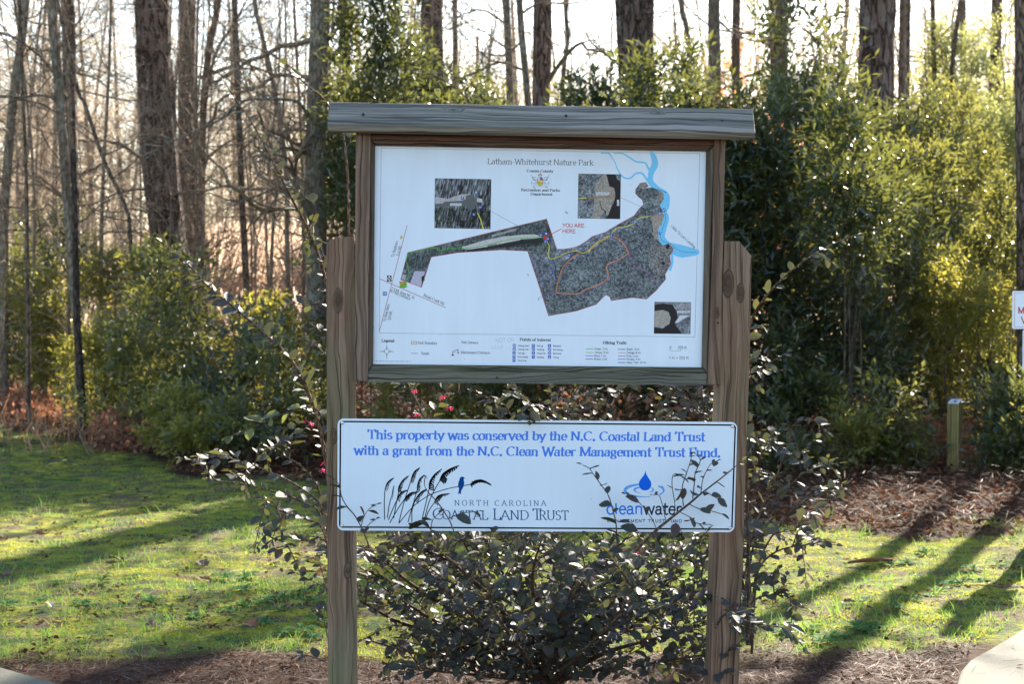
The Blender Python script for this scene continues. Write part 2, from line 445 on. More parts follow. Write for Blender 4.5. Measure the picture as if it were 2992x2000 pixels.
class Print:
    """a flat print: colours on a rectangle, drawn with anti-aliased strokes and filled outlines"""
    def __init__(self, w, h, base, quad):
        self.w, self.h = w, h
        self.im = np.ones((h, w, 3), dtype=np.float32) * np.array(base, dtype=np.float32)
        # measured corners (tl, tr, br, bl) -> canvas, by homography
        src = np.array(quad, dtype=float); dst = np.array([(0, 0), (w, 0), (w, h), (0, h)], dtype=float)
        M = []; b = []
        for (x, y), (X, Y) in zip(src, dst):
            M.append([x, y, 1, 0, 0, 0, -X * x, -X * y]); b.append(X)
            M.append([0, 0, 0, x, y, 1, -Y * x, -Y * y]); b.append(Y)
        self.Hm = np.append(np.linalg.solve(np.array(M), np.array(b)), 1).reshape(3, 3)
        self.scale = w / np.hypot(*(src[1] - src[0]))
        self.pre = None
    def T(self, p):
        p = np.asarray(p, dtype=float).reshape(-1, 2)
        if self.pre is not None: p = p * self.pre[0] + np.array(self.pre[1])
        q = np.hstack([p, np.ones((len(p), 1))]) @ self.Hm.T
        return q[:, :2] / q[:, 2:3]
    def _seg(self, a, b, hw, col, alpha=1.0):
        x0 = int(max(0, min(a[0], b[0]) - hw - 2)); x1 = int(min(self.w, max(a[0], b[0]) + hw + 3))
        y0 = int(max(0, min(a[1], b[1]) - hw - 2)); y1 = int(min(self.h, max(a[1], b[1]) + hw + 3))
        if x1 <= x0 or y1 <= y0: return
        X = np.arange(x0, x1)[None, :] + .5 - a[0]; Y = np.arange(y0, y1)[:, None] + .5 - a[1]
        dx, dy = b[0] - a[0], b[1] - a[1]; L = dx * dx + dy * dy + 1e-9
        t = np.clip((X * dx + Y * dy) / L, 0, 1)
        d = np.hypot(X - t * dx, Y - t * dy)
        cov = (np.clip(hw - d + .5, 0, 1) * alpha)[..., None]
        s = self.im[y0:y1, x0:x1]
        s += (np.array(col, dtype=np.float32) - s) * cov
    def line(self, pts, width, col, alpha=1.0, smooth=False, dash=None):
        k = self.pre[0] if self.pre is not None else 1
        q = self.T(pts)
        if smooth and len(q) > 2:
            out = []
            for i in range(len(q) - 1):
                p0 = q[max(i - 1, 0)]; p1 = q[i]; p2 = q[i + 1]; p3 = q[min(i + 2, len(q) - 1)]
                for t in np.linspace(0, 1, 7)[:-1]:
                    out.append(.5 * ((2 * p1) + (p2 - p0) * t + (2 * p0 - 5 * p1 + 4 * p2 - p3) * t * t + (3 * p1 - p0 - 3 * p2 + p3) * t ** 3))
            out.append(q[-1]); q = np.array(out)
        ws = width if isinstance(width, (list, np.ndarray)) else [width] * len(q)
        if isinstance(width, (list, np.ndarray)) and len(width) != len(q):
            ws = np.interp(np.linspace(0, 1, len(q)), np.linspace(0, 1, len(width)), width)
        run = 0
        for i in range(len(q) - 1):
            L = np.hypot(*(q[i + 1] - q[i]))
            if dash is None:
                self._seg(q[i], q[i + 1], ws[i] * self.scale * k / 2, col, alpha)
            else:
                n = max(1, int(L / 2))
                for j in range(n):
                    if ((run + L * j / n) // (dash * self.scale)) % 2 == 0:
                        self._seg(q[i] + (q[i + 1] - q[i]) * j / n, q[i] + (q[i + 1] - q[i]) * (j + 1) / n, ws[i] * self.scale * k / 2, col, alpha)
                run += L
    def mask(self, pts, soft=0):
        q = self.T(pts)
        x0 = int(max(0, q[:, 0].min() - 2)); x1 = int(min(self.w, q[:, 0].max() + 3))
        y0 = int(max(0, q[:, 1].min() - 2)); y1 = int(min(self.h, q[:, 1].max() + 3))
        acc = np.zeros((y1 - y0, x1 - x0), dtype=np.float32)
        for oy in (.25, .75):
            Y = np.arange(y0, y1)[:, None] + oy
            for ox in (.25, .75):
                X = np.arange(x0, x1)[None, :] + ox
                ins = np.zeros(acc.shape, dtype=bool)
                for i in range(len(q)):
                    ax, ay = q[i]; bx, by = q[(i + 1) % len(q)]
                    if ay == by: continue
                    c = ((ay > Y) != (by > Y)) & (X < (bx - ax) * (Y - ay) / (by - ay) + ax)
                    ins ^= c
                acc += ins
        return x0, x1, y0, y1, acc / 4
    def poly(self, pts, col, alpha=1.0):
        x0, x1, y0, y1, m = self.mask(pts)
        s = self.im[y0:y1, x0:x1]
        c = col(x0, x1, y0, y1) if callable(col) else np.array(col, dtype=np.float32)
        s += (c - s) * (m * alpha)[..., None]
    def rect(self, x0, y0, x1, y1, col, alpha=1.0):
        self.poly([(x0, y0), (x1, y0), (x1, y1), (x0, y1)], col, alpha)
    def text(self, s, a, b, cap, col, bold=False, serif=True, track=0.0, xh=None, alpha=1.0, wt=None):
        """baseline from a to b (measured coordinates), cap height in the same units; widths fitted"""
        k = self.pre[0] if self.pre is not None else 1
        A, B = self.T([a, b]); d = B - A; L = np.hypot(*d); ex = d / L; ey = np.array([ex[1], -ex[0]])
        H = cap * self.scale * k
        adv = [GLY.get(c, GLY['o'])[0] + track for c in s]
        tot = sum(adv) - track
        sx = L / tot
        thick = (wt if wt else (.225 if bold else .105)) * H; thin = (.08 if bold else .055) * H
        if not serif: thick = thin = (wt if wt else (.16 if bold else .105)) * H
        x = 0
        pa = math.radians(7)
        def put(p): 
            return A + ex * (x + p[0]) * sx + ey * ((p[1] if (xh is None or p[1] > .95) else p[1] / XH * xh) * H)
        for c, w in zip(s, adv):
            _, st, se = GLY.get(c, GLY['o'])
            for line in st:
                for i in range(len(line) - 1):
                    p, q = put(line[i]), put(line[i + 1])
                    dd = q - p; n = np.hypot(*dd) + 1e-9
                    ang = math.atan2(-(dd[1] * ex[0] - dd[0] * ex[1]), dd @ ex)
                    wd = max(thin, thick * abs(math.sin(ang - pa))) if serif else thick
                    if len(line) == 2 and n > wd * 1.2:
                        sh = dd / n * wd * .42; p = p + sh; q = q - sh
                    self._seg(p, q, wd / 2, col, alpha)
                if len(line) == 2 and abs(line[0][0] - line[1][0]) + abs(line[0][1] - line[1][1]) < .05:
                    self._seg(put(line[0]), put(line[1]), thick * .62, col, alpha)
            if serif:
                hw = (.15 if bold else .12)
                for (px, py) in se:
                    o = -.5 * thin / H if py > .5 else (.5 * thin / H if py >= 0 else 0)
                    P0 = put((px, py)) + ey * o * H
                    self._seg(P0 - ex * hw * H, P0 + ex * hw * H, thin / 2, col, alpha)
            x += w
    def image(self, name):
        im = bpy.data.images.new(name, self.w, self.h, alpha=False)
        px = np.ones((self.h, self.w, 4), dtype=np.float32)
        px[..., :3] = np.clip(self.im[::-1], 0, 1)
        im.pixels.foreach_set(px.ravel())
        im.update(); im.pack()
        return im

def blocknoise(w, h, sx, sy, seed, shear=0.0):
    Y, X = np.mgrid[0:h, 0:w]
    p = np.stack([(X + Y * shear).ravel() / sx, Y.ravel() / sy, np.zeros(w * h)], 1)
    return vnoise(p, seed).reshape(h, w)

# ---- the trail map (coordinates measured on a 2346 px wide view of the board)
def draw_map():
    INK = (.22, .22, .23)
    P = Print(2180, 1450, (.85, .885, .92), [(282, 262), (2030, 290), (2005, 1433), (272, 1416)])
    W, H = P.w, P.h
    n1 = blocknoise(W, H, 7, 7, 1); n2 = blocknoise(W, H, 13, 13, 2); n3 = blocknoise(W, H, 60, 60, 3); n4 = blocknoise(W, H, 3.2, 3.2, 4)
    ver = blocknoise(W, H, 6, 34, 5, .18)
    def aerial(lo=(.13, .155, .15), hi=(.62, .63, .66), green=(.27, .36, .27), bias=0.0, streak=0.0, gain=1.0):
        def f(x0, x1, y0, y1):
            a = (n1 * .6 + n2 * .55 + n4 * .45)[y0:y1, x0:x1] * (1 - streak) + ver[y0:y1, x0:x1] * streak * 1.25
            t = np.clip(.50 + bias + a * .46 * gain + n3[y0:y1, x0:x1] * .12, 0, 1)[..., None]
            c = np.array(lo) * (1 - t) + np.array(hi) * t
            g = np.clip(n2[y0:y1, x0:x1] * 1.1 + n3[y0:y1, x0:x1] * .6 - .1, 0, .65)[..., None] * (1 - t)
            return (c * (1 - g) + np.array(green) * 1.15 * g).astype(np.float32)
        return f
    def tan(col=(.60, .55, .50), am=.12):
        def f(x0, x1, y0, y1):
            return (np.array(col) + (n4 + n1)[y0:y1, x0:x1, None] * am * .5).astype(np.float32)
        return f
    P.line([(314, 276), (1994, 305), (1968, 1274), (303, 1253), (314, 276)], 1.6, (.45, .46, .48))
    # creek
    CR = (.46, .76, .90)
    P.line([(1480, 300), (1515, 302), (1530, 320), (1548, 348), (1562, 385), (1590, 428), (1628, 436), (1658, 412), (1690, 410), (1715, 440), (1735, 470)], [10, 8, 5, 6, 6, 8, 9, 9, 10, 12, 12], CR, smooth=True)
    P.line([(1545, 302), (1590, 305), (1625, 325), (1662, 348), (1708, 355), (1725, 385), (1745, 402)], [6, 7, 8, 9, 10, 11, 12], CR, smooth=True)
    P.line([(1590, 428), (1570, 415), (1575, 420)], 5, CR)
    P.line([(1742, 302), (1755, 330), (1758, 365), (1740, 405), (1737, 450), (1765, 490), (1808, 530), (1806, 575), (1800, 610), (1812, 650), (1798, 700), (1790, 750), (1822, 790), (1880, 818), (1920, 828), (1978, 828)], [20, 30, 36, 30, 26, 34, 52, 60, 40, 42, 44, 42, 40, 66, 48, 26], CR, smooth=True)
    P.poly([(1860, 815), (1900, 790), (1940, 800), (1978, 812), (1978, 842), (1940, 850), (1900, 858), (1870, 838)], CR)
    P.line([(1845, 800), (1850, 880), (1838, 920)], 14, CR)
    park = [(455,830),(620,790),(900,722),(1190,652),(1218,735),(1243,812),(1290,812),(1345,800),(1380,785),(1430,745),(1500,722),(1560,685),(1650,635),(1675,600),(1700,575),(1692,550),(1668,530),(1657,515),(1658,495),(1680,462),(1712,456),(1727,478),(1700,492),(1735,484),(1765,492),(1805,520),(1805,548),(1785,580),(1800,612),(1808,640),(1800,660),(1790,690),(1782,684),(1773,730),(1780,770),(1800,792),(1830,782),(1855,808),(1850,828),(1836,845),(1842,890),(1812,945),(1815,970),(1765,1030),(1715,1075),(1640,1067),(1530,1083),(1520,1060),(1500,1053),(1450,1103),(1345,1138),(1200,1163),(1150,1005),(1090,822),(950,815),(850,822),(720,830),(580,853),(528,1013),(418,972)]
    P.poly(park, aerial())
    P.poly([(455,830),(620,790),(900,722),(1190,652),(1218,735),(1240,820),(1090,822),(950,815),(850,822),(720,830),(580,853),(545,930),(470,900),(440,890)], aerial(bias=-.17, streak=.35, gain=1.1))
    P.poly([(1100,850),(1240,860),(1230,1000),(1160,1010)], aerial(bias=.05, hi=(.66,.66,.74)), .8)
    P.poly([(1243,815),(1345,802),(1430,748),(1500,724),(1560,690),(1600,700),(1450,800),(1380,860),(1260,870)], aerial(bias=.12, hi=(.70,.70,.78)), .8)
    P.poly([(742,800),(860,765),(960,745),(1060,735),(1130,733),(1165,748),(1120,758),(960,785),(800,812),(745,812)], tan((.74, .72, .70), .08))
    P.poly([(900,735),(1040,700),(1030,712),(900,748)], tan((.68, .67, .66), .1), .7)
    P.line([(1170,765),(1060,772),(950,795),(800,818)], [26, 22, 14, 8], (.1,.1,.1), .75)
    for q in range(70):
        x = 880 + q * 4.1; P.line([(x, 792 - (x - 880) * .10 + random.uniform(-5, 5)), (x, 806 - (x - 880) * .05)], 2.6, (.09, .1, .09), .8)
    P.poly([(492,928),(548,928),(524,1010),(468,990)], tan((.70, .68, .74), .06))
    P.poly([(425,945),(448,950),(440,975),(422,970)], tan((.66, .64, .68), .06))
    P.poly([(528,958),(542,950),(545,975),(530,990)], (.08, .09, .09))
    P.poly([(1740,640),(1800,612),(1808,640),(1800,660),(1790,690),(1782,684),(1773,730),(1780,765),(1755,755),(1748,700)], tan())
    P.poly([(1752,770),(1800,792),(1830,782),(1855,808),(1850,828),(1836,845),(1842,890),(1812,945),(1770,960),(1730,880),(1735,800)], tan((.47, .44, .42), .3), .72)
    P.poly([(1680,462),(1712,456),(1727,478),(1700,495),(1672,485)], tan((.52, .48, .44), .25))
    P.poly([(1790,500),(1805,520),(1805,548),(1785,580),(1765,540)], tan((.55, .5, .45), .2), .8)
    P.poly([(1820,785),(1838,792),(1830,808),(1815,806)], (.06, .06, .06)); P.poly([(1795,878),(1812,880),(1808,896),(1795,892)], (.07, .07, .07))
    RED = (.66, .30, .31)
    P.line(park[:19], 2.6, RED); P.line(park[36:] + [park[0]], 2.6, RED)
    # trails
    BK = (.08, .09, .12)
    def trail(pts, col, w=4.5): P.line(pts, w * .72, col, smooth=True)
    trail([(1220,866),(1236,900),(1234,940),(1250,975),(1264,915),(1308,865),(1345,828)], BK, 5)
    trail([(1212,868),(1226,895),(1224,935),(1240,976)], (.22, .40, .74), 4)
    trail([(1262,852),(1300,833),(1345,826),(1375,836),(1405,829)], BK, 7)
    trail([(1190,768),(1203,800),(1198,840),(1212,863),(1260,850),(1300,830),(1345,822),(1375,832),(1405,825),(1450,780),(1520,740),(1560,700),(1600,694),(1650,675),(1675,648),(1730,638)], (.86, .82, .22), 5)
    trail([(1240,1035),(1250,980),(1275,910),(1318,862),(1362,836)], (.72, .46, .28), 8)
    low = [(1236,1040),(1300,1047),(1360,1045),(1400,1022),(1460,1002),(1500,977),(1514,950),(1506,905),(1522,888),(1560,872),(1620,835)]
    trail([(x + 3, y + 5) for x, y in low], (.42, .26, .58), 4)
    trail(low, (.91, .59, .24), 5)
    trail([(1622,833),(1602,795),(1577,765),(1540,746)], (.91, .59, .24), 5)
    trail([(1524,744),(1450,789),(1408,829)], (.90, .62, .25), 4)
    trail([(1540,741),(1572,752),(1604,786),(1625,832),(1645,890),(1700,925),(1740,960),(1772,1000)], (.58, .26, .56), 4)
    trail([(1170,1056),(1200,1044),(1240,1038)], (.40, .30, .60), 4)
    trail([(1655,672),(1690,715),(1698,750),(1685,785),(1660,805),(1622,832)], (.13, .20, .32), 4)
    trail([(443,980),(462,940),(455,900),(447,870),(460,840),(500,825),(560,808),(590,803),(635,818),(680,807),(740,809),(850,795),(960,768),(1060,753),(1178,750)], (.30, .68, .24), 4.5)
    P.line([(1742, 636), (1806, 632)], 3, (.62, .48, .34))
    P.line([(1808, 612), (1815, 650), (1800, 700), (1788, 740), (1797, 767), (1840, 785), (1880, 815), (1920, 828), (1980, 828)], 2.4, (.15, .3, .35), smooth=True, dash=7)
    # insets
    def inset(q, f, frame=(.35, .36, .37)):
        P.poly(q, f); P.line(q + [q[0]], 1.4, frame)
    inset([(600, 437), (897, 442), (893, 705), (597, 700)], aerial(streak=.75, bias=-.02, gain=1.35, lo=(.06, .05, .05)))
    P.poly([(598,590),(893,600),(892,690),(780,700),(598,660)], aerial(streak=.8, bias=-.28, gain=1.3, lo=(.05, .04, .04)), .85)
    P.poly([(600,535),(665,545),(740,520),(790,520),(780,560),(600,572)], tan((.74, .70, .70), .07), .85)
    P.poly([(822,540),(850,545),(848,565),(822,562)], tan((.72, .70, .72), .07))
    P.poly([(598,573),(635,572),(655,560),(740,556),(762,548),(765,528),(798,520),(815,545),(818,570),(808,600),(782,603),(765,590),(740,580),(655,588),(598,586)], (.36, .37, .37))
    P.line([(818, 500), (818, 560), (822, 600), (828, 625)], 6, (.40, .41, .41))
    P.line([(826, 622), (842, 655), (855, 704)], 6, (.80, .78, .25))
    P.rect(680, 569, 740, 582, (.86, .87, .88)); P.text('Parking Area', (683, 580), (737, 578), 9, (.35, .35, .37))
    inset([(1358, 412), (1580, 416), (1576, 652), (1354, 648)], aerial(bias=.08, gain=1.1))
    P.poly([(1480,420),(1505,418),(1520,470),(1548,488),(1556,520),(1548,560),(1520,630),(1505,632),(1500,600),(1470,650),(1430,649),(1440,560),(1445,480)], tan((.60, .56, .51), .16), .95)
    P.poly([(1505,415),(1552,416),(1560,440),(1579,462),(1576,652),(1500,650),(1515,630),(1530,590),(1545,560),(1552,520),(1545,488),(1520,478)], (.11, .09, .09))
    P.line([(1356, 543), (1400, 541)], 5, (.78, .76, .30)); P.line([(1400, 541), (1550, 533)], 6, (.60, .45, .28)); P.line([(1530, 535), (1534, 500), (1545, 490)], 4, (.60, .45, .28))
    P.line([(1470, 560), (1480, 600), (1500, 610), (1498, 630)], 3, (.12, .1, .1))
    P.rect(1450, 510, 1518, 524, (.85, .86, .88)); P.text('Boardwalk', (1453, 521), (1516, 520), 10, (.35, .34, .36))
    P.rect(1560, 550, 1572, 583, (.82, .83, .85)); P.text('Dock', (1563, 552), (1563, 582), 8, (.35, .35, .36))
    inset([(1757, 1090), (1947, 1092), (1944, 1258), (1754, 1256)], aerial(bias=.14, gain=.8))
    P.poly([(1757,1105),(1800,1098),(1850,1105),(1872,1140),(1880,1175),(1865,1210),(1900,1256),(1840,1256),(1755,1256),(1755,1222),(1800,1230),(1835,1205),(1842,1175),(1830,1142),(1800,1132),(1757,1138)], (.12, .10, .11))
    P.poly([(1757,1138),(1800,1132),(1830,1142),(1842,1175),(1835,1205),(1800,1226),(1755,1216)], tan((.62, .59, .55), .1))
    P.poly([(1862,1200),(1890,1160),(1943,1160),(1900,1185),(1880,1200)], (.78, .78, .80)); P.poly([(1868,1100),(1946,1094),(1944,1130),(1880,1128)], tan((.60, .57, .58), .2), .8)
    P.rect(1875, 1137, 1943, 1149, (.85, .86, .88)); P.text("Lee's Landing", (1878, 1147), (1941, 1147), 9, (.35, .34, .36))
    GL = (.42, .43, .45)
    P.line([(897, 612), (1040, 690)], 1.5, GL); P.line([(1580, 538), (1690, 590)], 1.5, GL)
    P.line([(1267, 704), (1188, 748)], 3.6, (.80, .24, .20))
    for k in range(5):
        t = math.radians(90 + 72 * k); P.line([(1181, 752), (1181 + 11 * math.cos(t), 752 - 11 * math.sin(t))], 6, (.84, .2, .14))
    P.text('YOU ARE', (1272, 695), (1387, 697), 19, (.76, .26, .26), serif=False, wt=.16)
    P.text('HERE', (1272, 725), (1341, 727), 19, (.76, .26, .26), serif=False, wt=.16)
    # icons
    BL = (.17, .30, .62); WH = (.85, .88, .93)
    def icon(x, y, kind, s=15):
        h = s / 2
        P.rect(x - h, y - h, x + h, y + h, BL)
        if kind == 'P': P.text('P', (x - h * .5, y + h * .62), (x + h * .5, y + h * .62), s * .62, WH, serif=False, wt=.2)
        elif kind == 'bin': P.line([(x - h * .5, y + h * .6), (x - h * .5, y - h * .6)], s * .2, WH); P.line([(x + h * .5, y + h * .6), (x + h * .5, y - h * .6)], s * .2, WH); P.line([(x - h * .5, y), (x + h * .5, y)], s * .14, WH)
        elif kind == 'hut': P.line([(x - h * .6, y + h * .5), (x - h * .3, y - h * .4), (x + h * .3, y - h * .4), (x + h * .6, y + h * .5)], s * .15, WH)
        elif kind == 'bath': P.line([(x - h * .6, y - h * .5), (x + h * .6, y - h * .5)], s * .13, WH); P.line([(x - h * .4, y + h * .5), (x - h * .4, y)], s * .2, WH); P.line([(x, y + h * .5), (x, y)], s * .14, WH); P.line([(x + h * .4, y + h * .5), (x + h * .4, y)], s * .2, WH)
        elif kind == 'walk': P.line([(x, y - h * .6), (x, y), (x - h * .4, y + h * .6)], s * .16, WH); P.line([(x, y), (x + h * .4, y + h * .6)], s * .14, WH)
        elif kind == 'bird': P.line([(x - h * .6, y + h * .5), (x + h * .5, y - h * .3)], s * .3, WH)
        elif kind == 'boat': P.line([(x - h * .6, y + h * .4), (x + h * .6, y + h * .4)], s * .2, WH); P.line([(x, y + h * .3), (x, y - h * .5)], s * .14, WH)
        elif kind == 'kayak': P.line([(x - h * .6, y + h * .6), (x + h * .6, y - h * .6)], s * .16, WH); P.line([(x - h * .5, y - h * .3), (x + h * .2, y + h * .4)], s * .12, WH)
        elif kind == 'chair': P.line([(x - h * .2, y - h * .6), (x - h * .2, y), (x + h * .5, y)], s * .15, WH); P.line([(x + h * .5, y), (x + h * .5, y + h * .5)], s * .13, WH)
    for x, y, kd in [(745, 542, 'P'), (817, 511, 'bath'), (840, 590, 'hut'), (805, 627, 'walk'), (1160, 739, 'P'), (1187, 729, 'bath'), (1196, 758, 'hut'), (1183, 770, 'walk'), (1656, 665, 'bath'), (1529, 740, 'walk'), (1309, 843, 'hut'), (1784, 622, 'bath'), (1807, 603, 'bird'), (1779, 728, 'kayak')]:
        icon(x, y, kd)
    # titles
    P.text('Latham-Whitehurst Nature Park', (877, 360), (1437, 368), 29, INK)
    P.text('Craven County', (1085, 403), (1225, 405), 13.5, INK, bold=True)
    P.text('Recreation and Parks', (1055, 504), (1260, 507), 13.5, INK, bold=True)
    P.text('Department', (1105, 526), (1220, 528), 13.5, INK, bold=True)
    # county arms: two winged beasts beside a quartered oval under a crown, ribbon below
    cx, cy = 1156, 452
    YE = (.80, .72, .25)
    P.poly(A_(cx, cy, 17, 24, 0, 360), YE)
    P.poly([(cx - 16, cy - 4), (cx - 13, cy - 17), (cx, cy - 23), (cx, cy - 2)], (.86, .86, .86)); P.poly([(cx, cy - 23), (cx + 12, cy - 17), (cx + 14, cy - 8), (cx, cy - 8)], (.22, .34, .68))
    P.line([(cx - 15, cy - 8), (cx + 15, cy - 8)], 2.5, (.75, .25, .25)); P.line([(cx - 14, cy + 8), (cx + 14, cy + 8)], 2.5, (.75, .3, .25)); P.line([(cx, cy + 2), (cx + 13, cy + 4)], 4, (.86, .86, .84))
    P.line(A_(cx, cy, 17, 24, 0, 360), 1.5, (.35, .33, .25))
    P.line([(cx - 7, cy - 28), (cx - 8, cy - 36), (cx - 3, cy - 33), (cx, cy - 40), (cx + 3, cy - 33), (cx + 8, cy - 36), (cx + 7, cy - 28)], 3, (.52, .36, .2)); P.line([(cx, cy - 41), (cx, cy - 46)], 2.5, (.7, .25, .2))
    for sg in (-1, 1):
        G1 = (.42, .44, .47)
        P.line([(cx + sg * 20, cy + 18), (cx + sg * 24, cy), (cx + sg * 22, cy - 14), (cx + sg * 28, cy - 24), (cx + sg * 36, cy - 18)], 3.0, (.66, .68, .72), smooth=True)
        for (dx, dy) in [(48, -34), (46, -26), (44, -18), (41, -10), (38, -4)]:
            P.line([(cx + sg * 26, cy - 4), (cx + sg * dx, cy + dy)], 1.3, G1)
        P.line([(cx + sg * 22, cy + 4), (cx + sg * 34, cy + 14), (cx + sg * 46, cy + 4), (cx + sg * 44, cy + 20)], 1.5, G1, smooth=True)
        P.line([(cx + sg * 24, cy + 16), (cx + sg * 40, cy + 28)], 1.6, G1)
        P.line([(cx, cy + 30), (cx + sg * 20, cy + 27), (cx + sg * 34, cy + 32), (cx + sg * 40, cy + 24)], 3.2, (.70, .69, .62), smooth=True)
        P.line([(cx + sg * 30, cy + 33), (cx + sg * 36, cy + 30)], 3, (.5, .3, .2))
    # roads at left
    P.line([(452, 686), (304, 1243)], 2.6, RED); P.line([(306, 968), (656, 1120)], 2.8, RED)
    P.rect(345, 951, 369, 983, (.08, .09, .08)); P.poly([(357, 951), (368, 967), (357, 983), (346, 967)], (.88, .88, .86)); P.text('55', (350, 973), (365, 973), 11, (.1, .1, .1), serif=False, wt=.18)
    P.rect(322, 1036, 344, 1057, (.24, .34, .62)); P.text('H', (326, 1053), (341, 1053), 14, WH, serif=False, wt=.2); P.line([(322, 1036), (344, 1036), (344, 1057), (322, 1057), (322, 1036)], 1.2, WH)
    P.poly([(414, 748), (420, 740), (426, 742), (428, 752), (424, 754), (422, 760), (414, 757), (417, 751)], (.80, .68, .22)); 
    P.poly([(410, 1005), (420, 1000), (418, 992), (430, 985), (446, 983), (452, 992), (449, 1004), (452, 1010), (436, 1018), (424, 1014), (412, 1016)], (.45, .68, .22)); P.poly([(412, 983), (440, 983), (439, 998), (414, 999)], (.76, .60, .24)); P.line([(412, 983), (440, 983), (439, 998), (414, 999), (412, 983)], 1.6, (.2, .25, .12)); P.line([(414,1014),(426,1010),(438,1016),(451,1009)], 2, (.2,.3,.1))
    P.text('To Bayboro', (381, 856), (404, 771), 15, INK); P.text('11.6 Mi.', (407, 850), (422, 793), 14, INK)
    P.text('To New Bern', (337, 1195), (360, 1103), 15, INK); P.text('3.8 Mi.', (363, 1188), (373, 1137), 15, INK)
    P.text('2.4 Mi. from NC 55', (366, 1023), (488, 1075), 14, INK); P.text('to Park Entrance', (360, 1036), (466, 1081), 14, INK)
    P.text('Broad Creek Rd.', (537, 1060), (648, 1108), 15, INK)
    P.text("1 Mile To Lee's Landing", (1838, 692), (1966, 808), 14, (.25, .27, .3))
    P.text('Upper Broad Creek', (1740, 490), (1820, 514), 8, (.12, .26, .36))
    P.line([(1146, 1077), (1147, 1068), (1162, 1063), (1163, 1070)], 1.5, (.35, .33, .32)); P.line([(1145, 1077), (1149, 1077)], 4, (.3, .25, .25))
    # legend
    P.text('Legend', (316, 1300), (384, 1301), 15, INK, bold=True)
    P.line(A_(344, 1350, 12, 12, 0, 360), 2, (.4, .38, .38))
    for dx, dy in [(0, -24), (0, 26), (24, 0), (-24, 0)]: P.line([(344 + dx * .55, 1350 + dy * .55), (344 + dx, 1350 + dy)], [4, 1], (.35, .33, .33))
    for c, x, y in [('N', 341, 1321), ('S', 341, 1388), ('E', 373, 1354), ('W', 308, 1354)]: P.text(c, (x, y), (x + 7, y), 7, (.4, .38, .38), serif=False)
    P.rect(475, 1298, 503, 1311, (.78, .86, .74)); P.line([(475, 1298), (503, 1298), (503, 1311), (475, 1311), (475, 1298)], 2.2, RED)
    P.text('Park Boundary', (509, 1311), (611, 1313), 14, INK); P.text('Roads', (527, 1366), (569, 1367), 14, INK); P.line([(473, 1360), (508, 1360)], 2.6, RED)
    P.text('Park Entrance', (740, 1308), (828, 1310), 13, INK); P.text('Maintenance Entrance', (737, 1361), (891, 1363), 13.5, INK)
    P.line([(693, 1368), (694, 1350), (722, 1340), (722, 1358)], 2.6, (.4, .25, .22)); P.line([(696, 1358), (720, 1348)], 1.6, (.5, .3, .3), dash=3); P.line([(692, 1369), (696, 1369)], 8, (.5, .22, .2)); P.line([(721, 1357), (724, 1357)], 6, (.3, .3, .3))
    P.text('Map made by the Craven County GIS on April 4', (279, 1402), (472, 1404), 5, (.35, .35, .38), serif=False)
    P.text('Points of Interest', (1048, 1294), (1212, 1297), 14.5, INK, bold=True)
    IT = [(1019, 1319, 'bin', 'Viewing Area 2', 1038, 1099), (1019, 1338, 'bath', 'Viewing Area 1', 1038, 1099), (1018, 1358, 'walk', 'Trail Sign', 1037, 1076), (1018, 1378, 'hut', 'Picnic Shelter', 1037, 1093), (1018, 1397, 'hut', 'Picnic Area', 1037, 1083),
          (1120, 1320, 'P', 'Parking', 1139, 1170), (1120, 1339, 'kayak', 'Kayaking', 1139, 1177), (1120, 1359, 'walk', 'Hiking Trail', 1138, 1184), (1120, 1379, 'chair', 'Handicap', 1138, 1177),
          (1205, 1320, 'walk', 'Boardwalk', 1224, 1267), (1205, 1340, 'bird', 'Bird Viewing', 1224, 1274), (1205, 1360, 'bath', 'Bathrooms', 1223, 1267), (1205, 1380, 'boat', 'Fishing', 1224, 1254)]
    for x, y, kd, s, xa, xb in IT:
        icon(x, y, kd, 16); P.text(s, (xa, y + 5), (xb, y + 5.5), 9, (.3, .31, .36), serif=False)
    P.text('Hiking Trails', (1486, 1311), (1609, 1312), 15, INK, bold=True)
    T = [(1398, 1337, 'Green .7 mi.', (.32, .68, .3)), (1398, 1356, 'Yellow .5 mi.', (.66, .66, .22)), (1397, 1373, 'Blue .1 mi.', (.26, .42, .76)), (1396, 1390, 'Brown .2 mi.', (.42, .34, .34)), (1566, 1339, 'Black .3 mi.', (.14, .15, .18)), (1566, 1357, 'Orange .8 mi.', (.78, .54, .26)), (1566, 1375, 'Pink .3 mi.', (.56, .28, .6)), (1566, 1391, 'Purple .4 mi.', (.36, .3, .62)), (1566, 1408, 'Navy Trail .16 mi.', (.16, .24, .34))]
    for x, y, s, c in T:
        P.line([(x, y), (x + 38, y)], 3.2, c); P.text(s, (x + 44, y + 4.5), (x + 44 + len(s) * 5.9, y + 5), 11, INK, serif=False)
    P.text('0', (1835, 1336), (1845, 1336), 14, INK, serif=False); P.text('225 ft', (1879, 1336), (1924, 1337), 14, INK, serif=False)
    P.line([(1839, 1340), (1839, 1346), (1895, 1347), (1895, 1341)], 1.3, GL); P.text('1 in = 225 ft', (1833, 1389), (1935, 1391), 14, INK, serif=False)
    # faint scratched hand lettering, specks of dirt
    P.text('NOT ON', (920, 1303), (1020, 1300), 22, (.70, .73, .77), serif=False, wt=.1, alpha=.8); P.text('MAP I <', (900, 1342), (1005, 1340), 22, (.74, .77, .81), serif=False, wt=.1, alpha=.7)
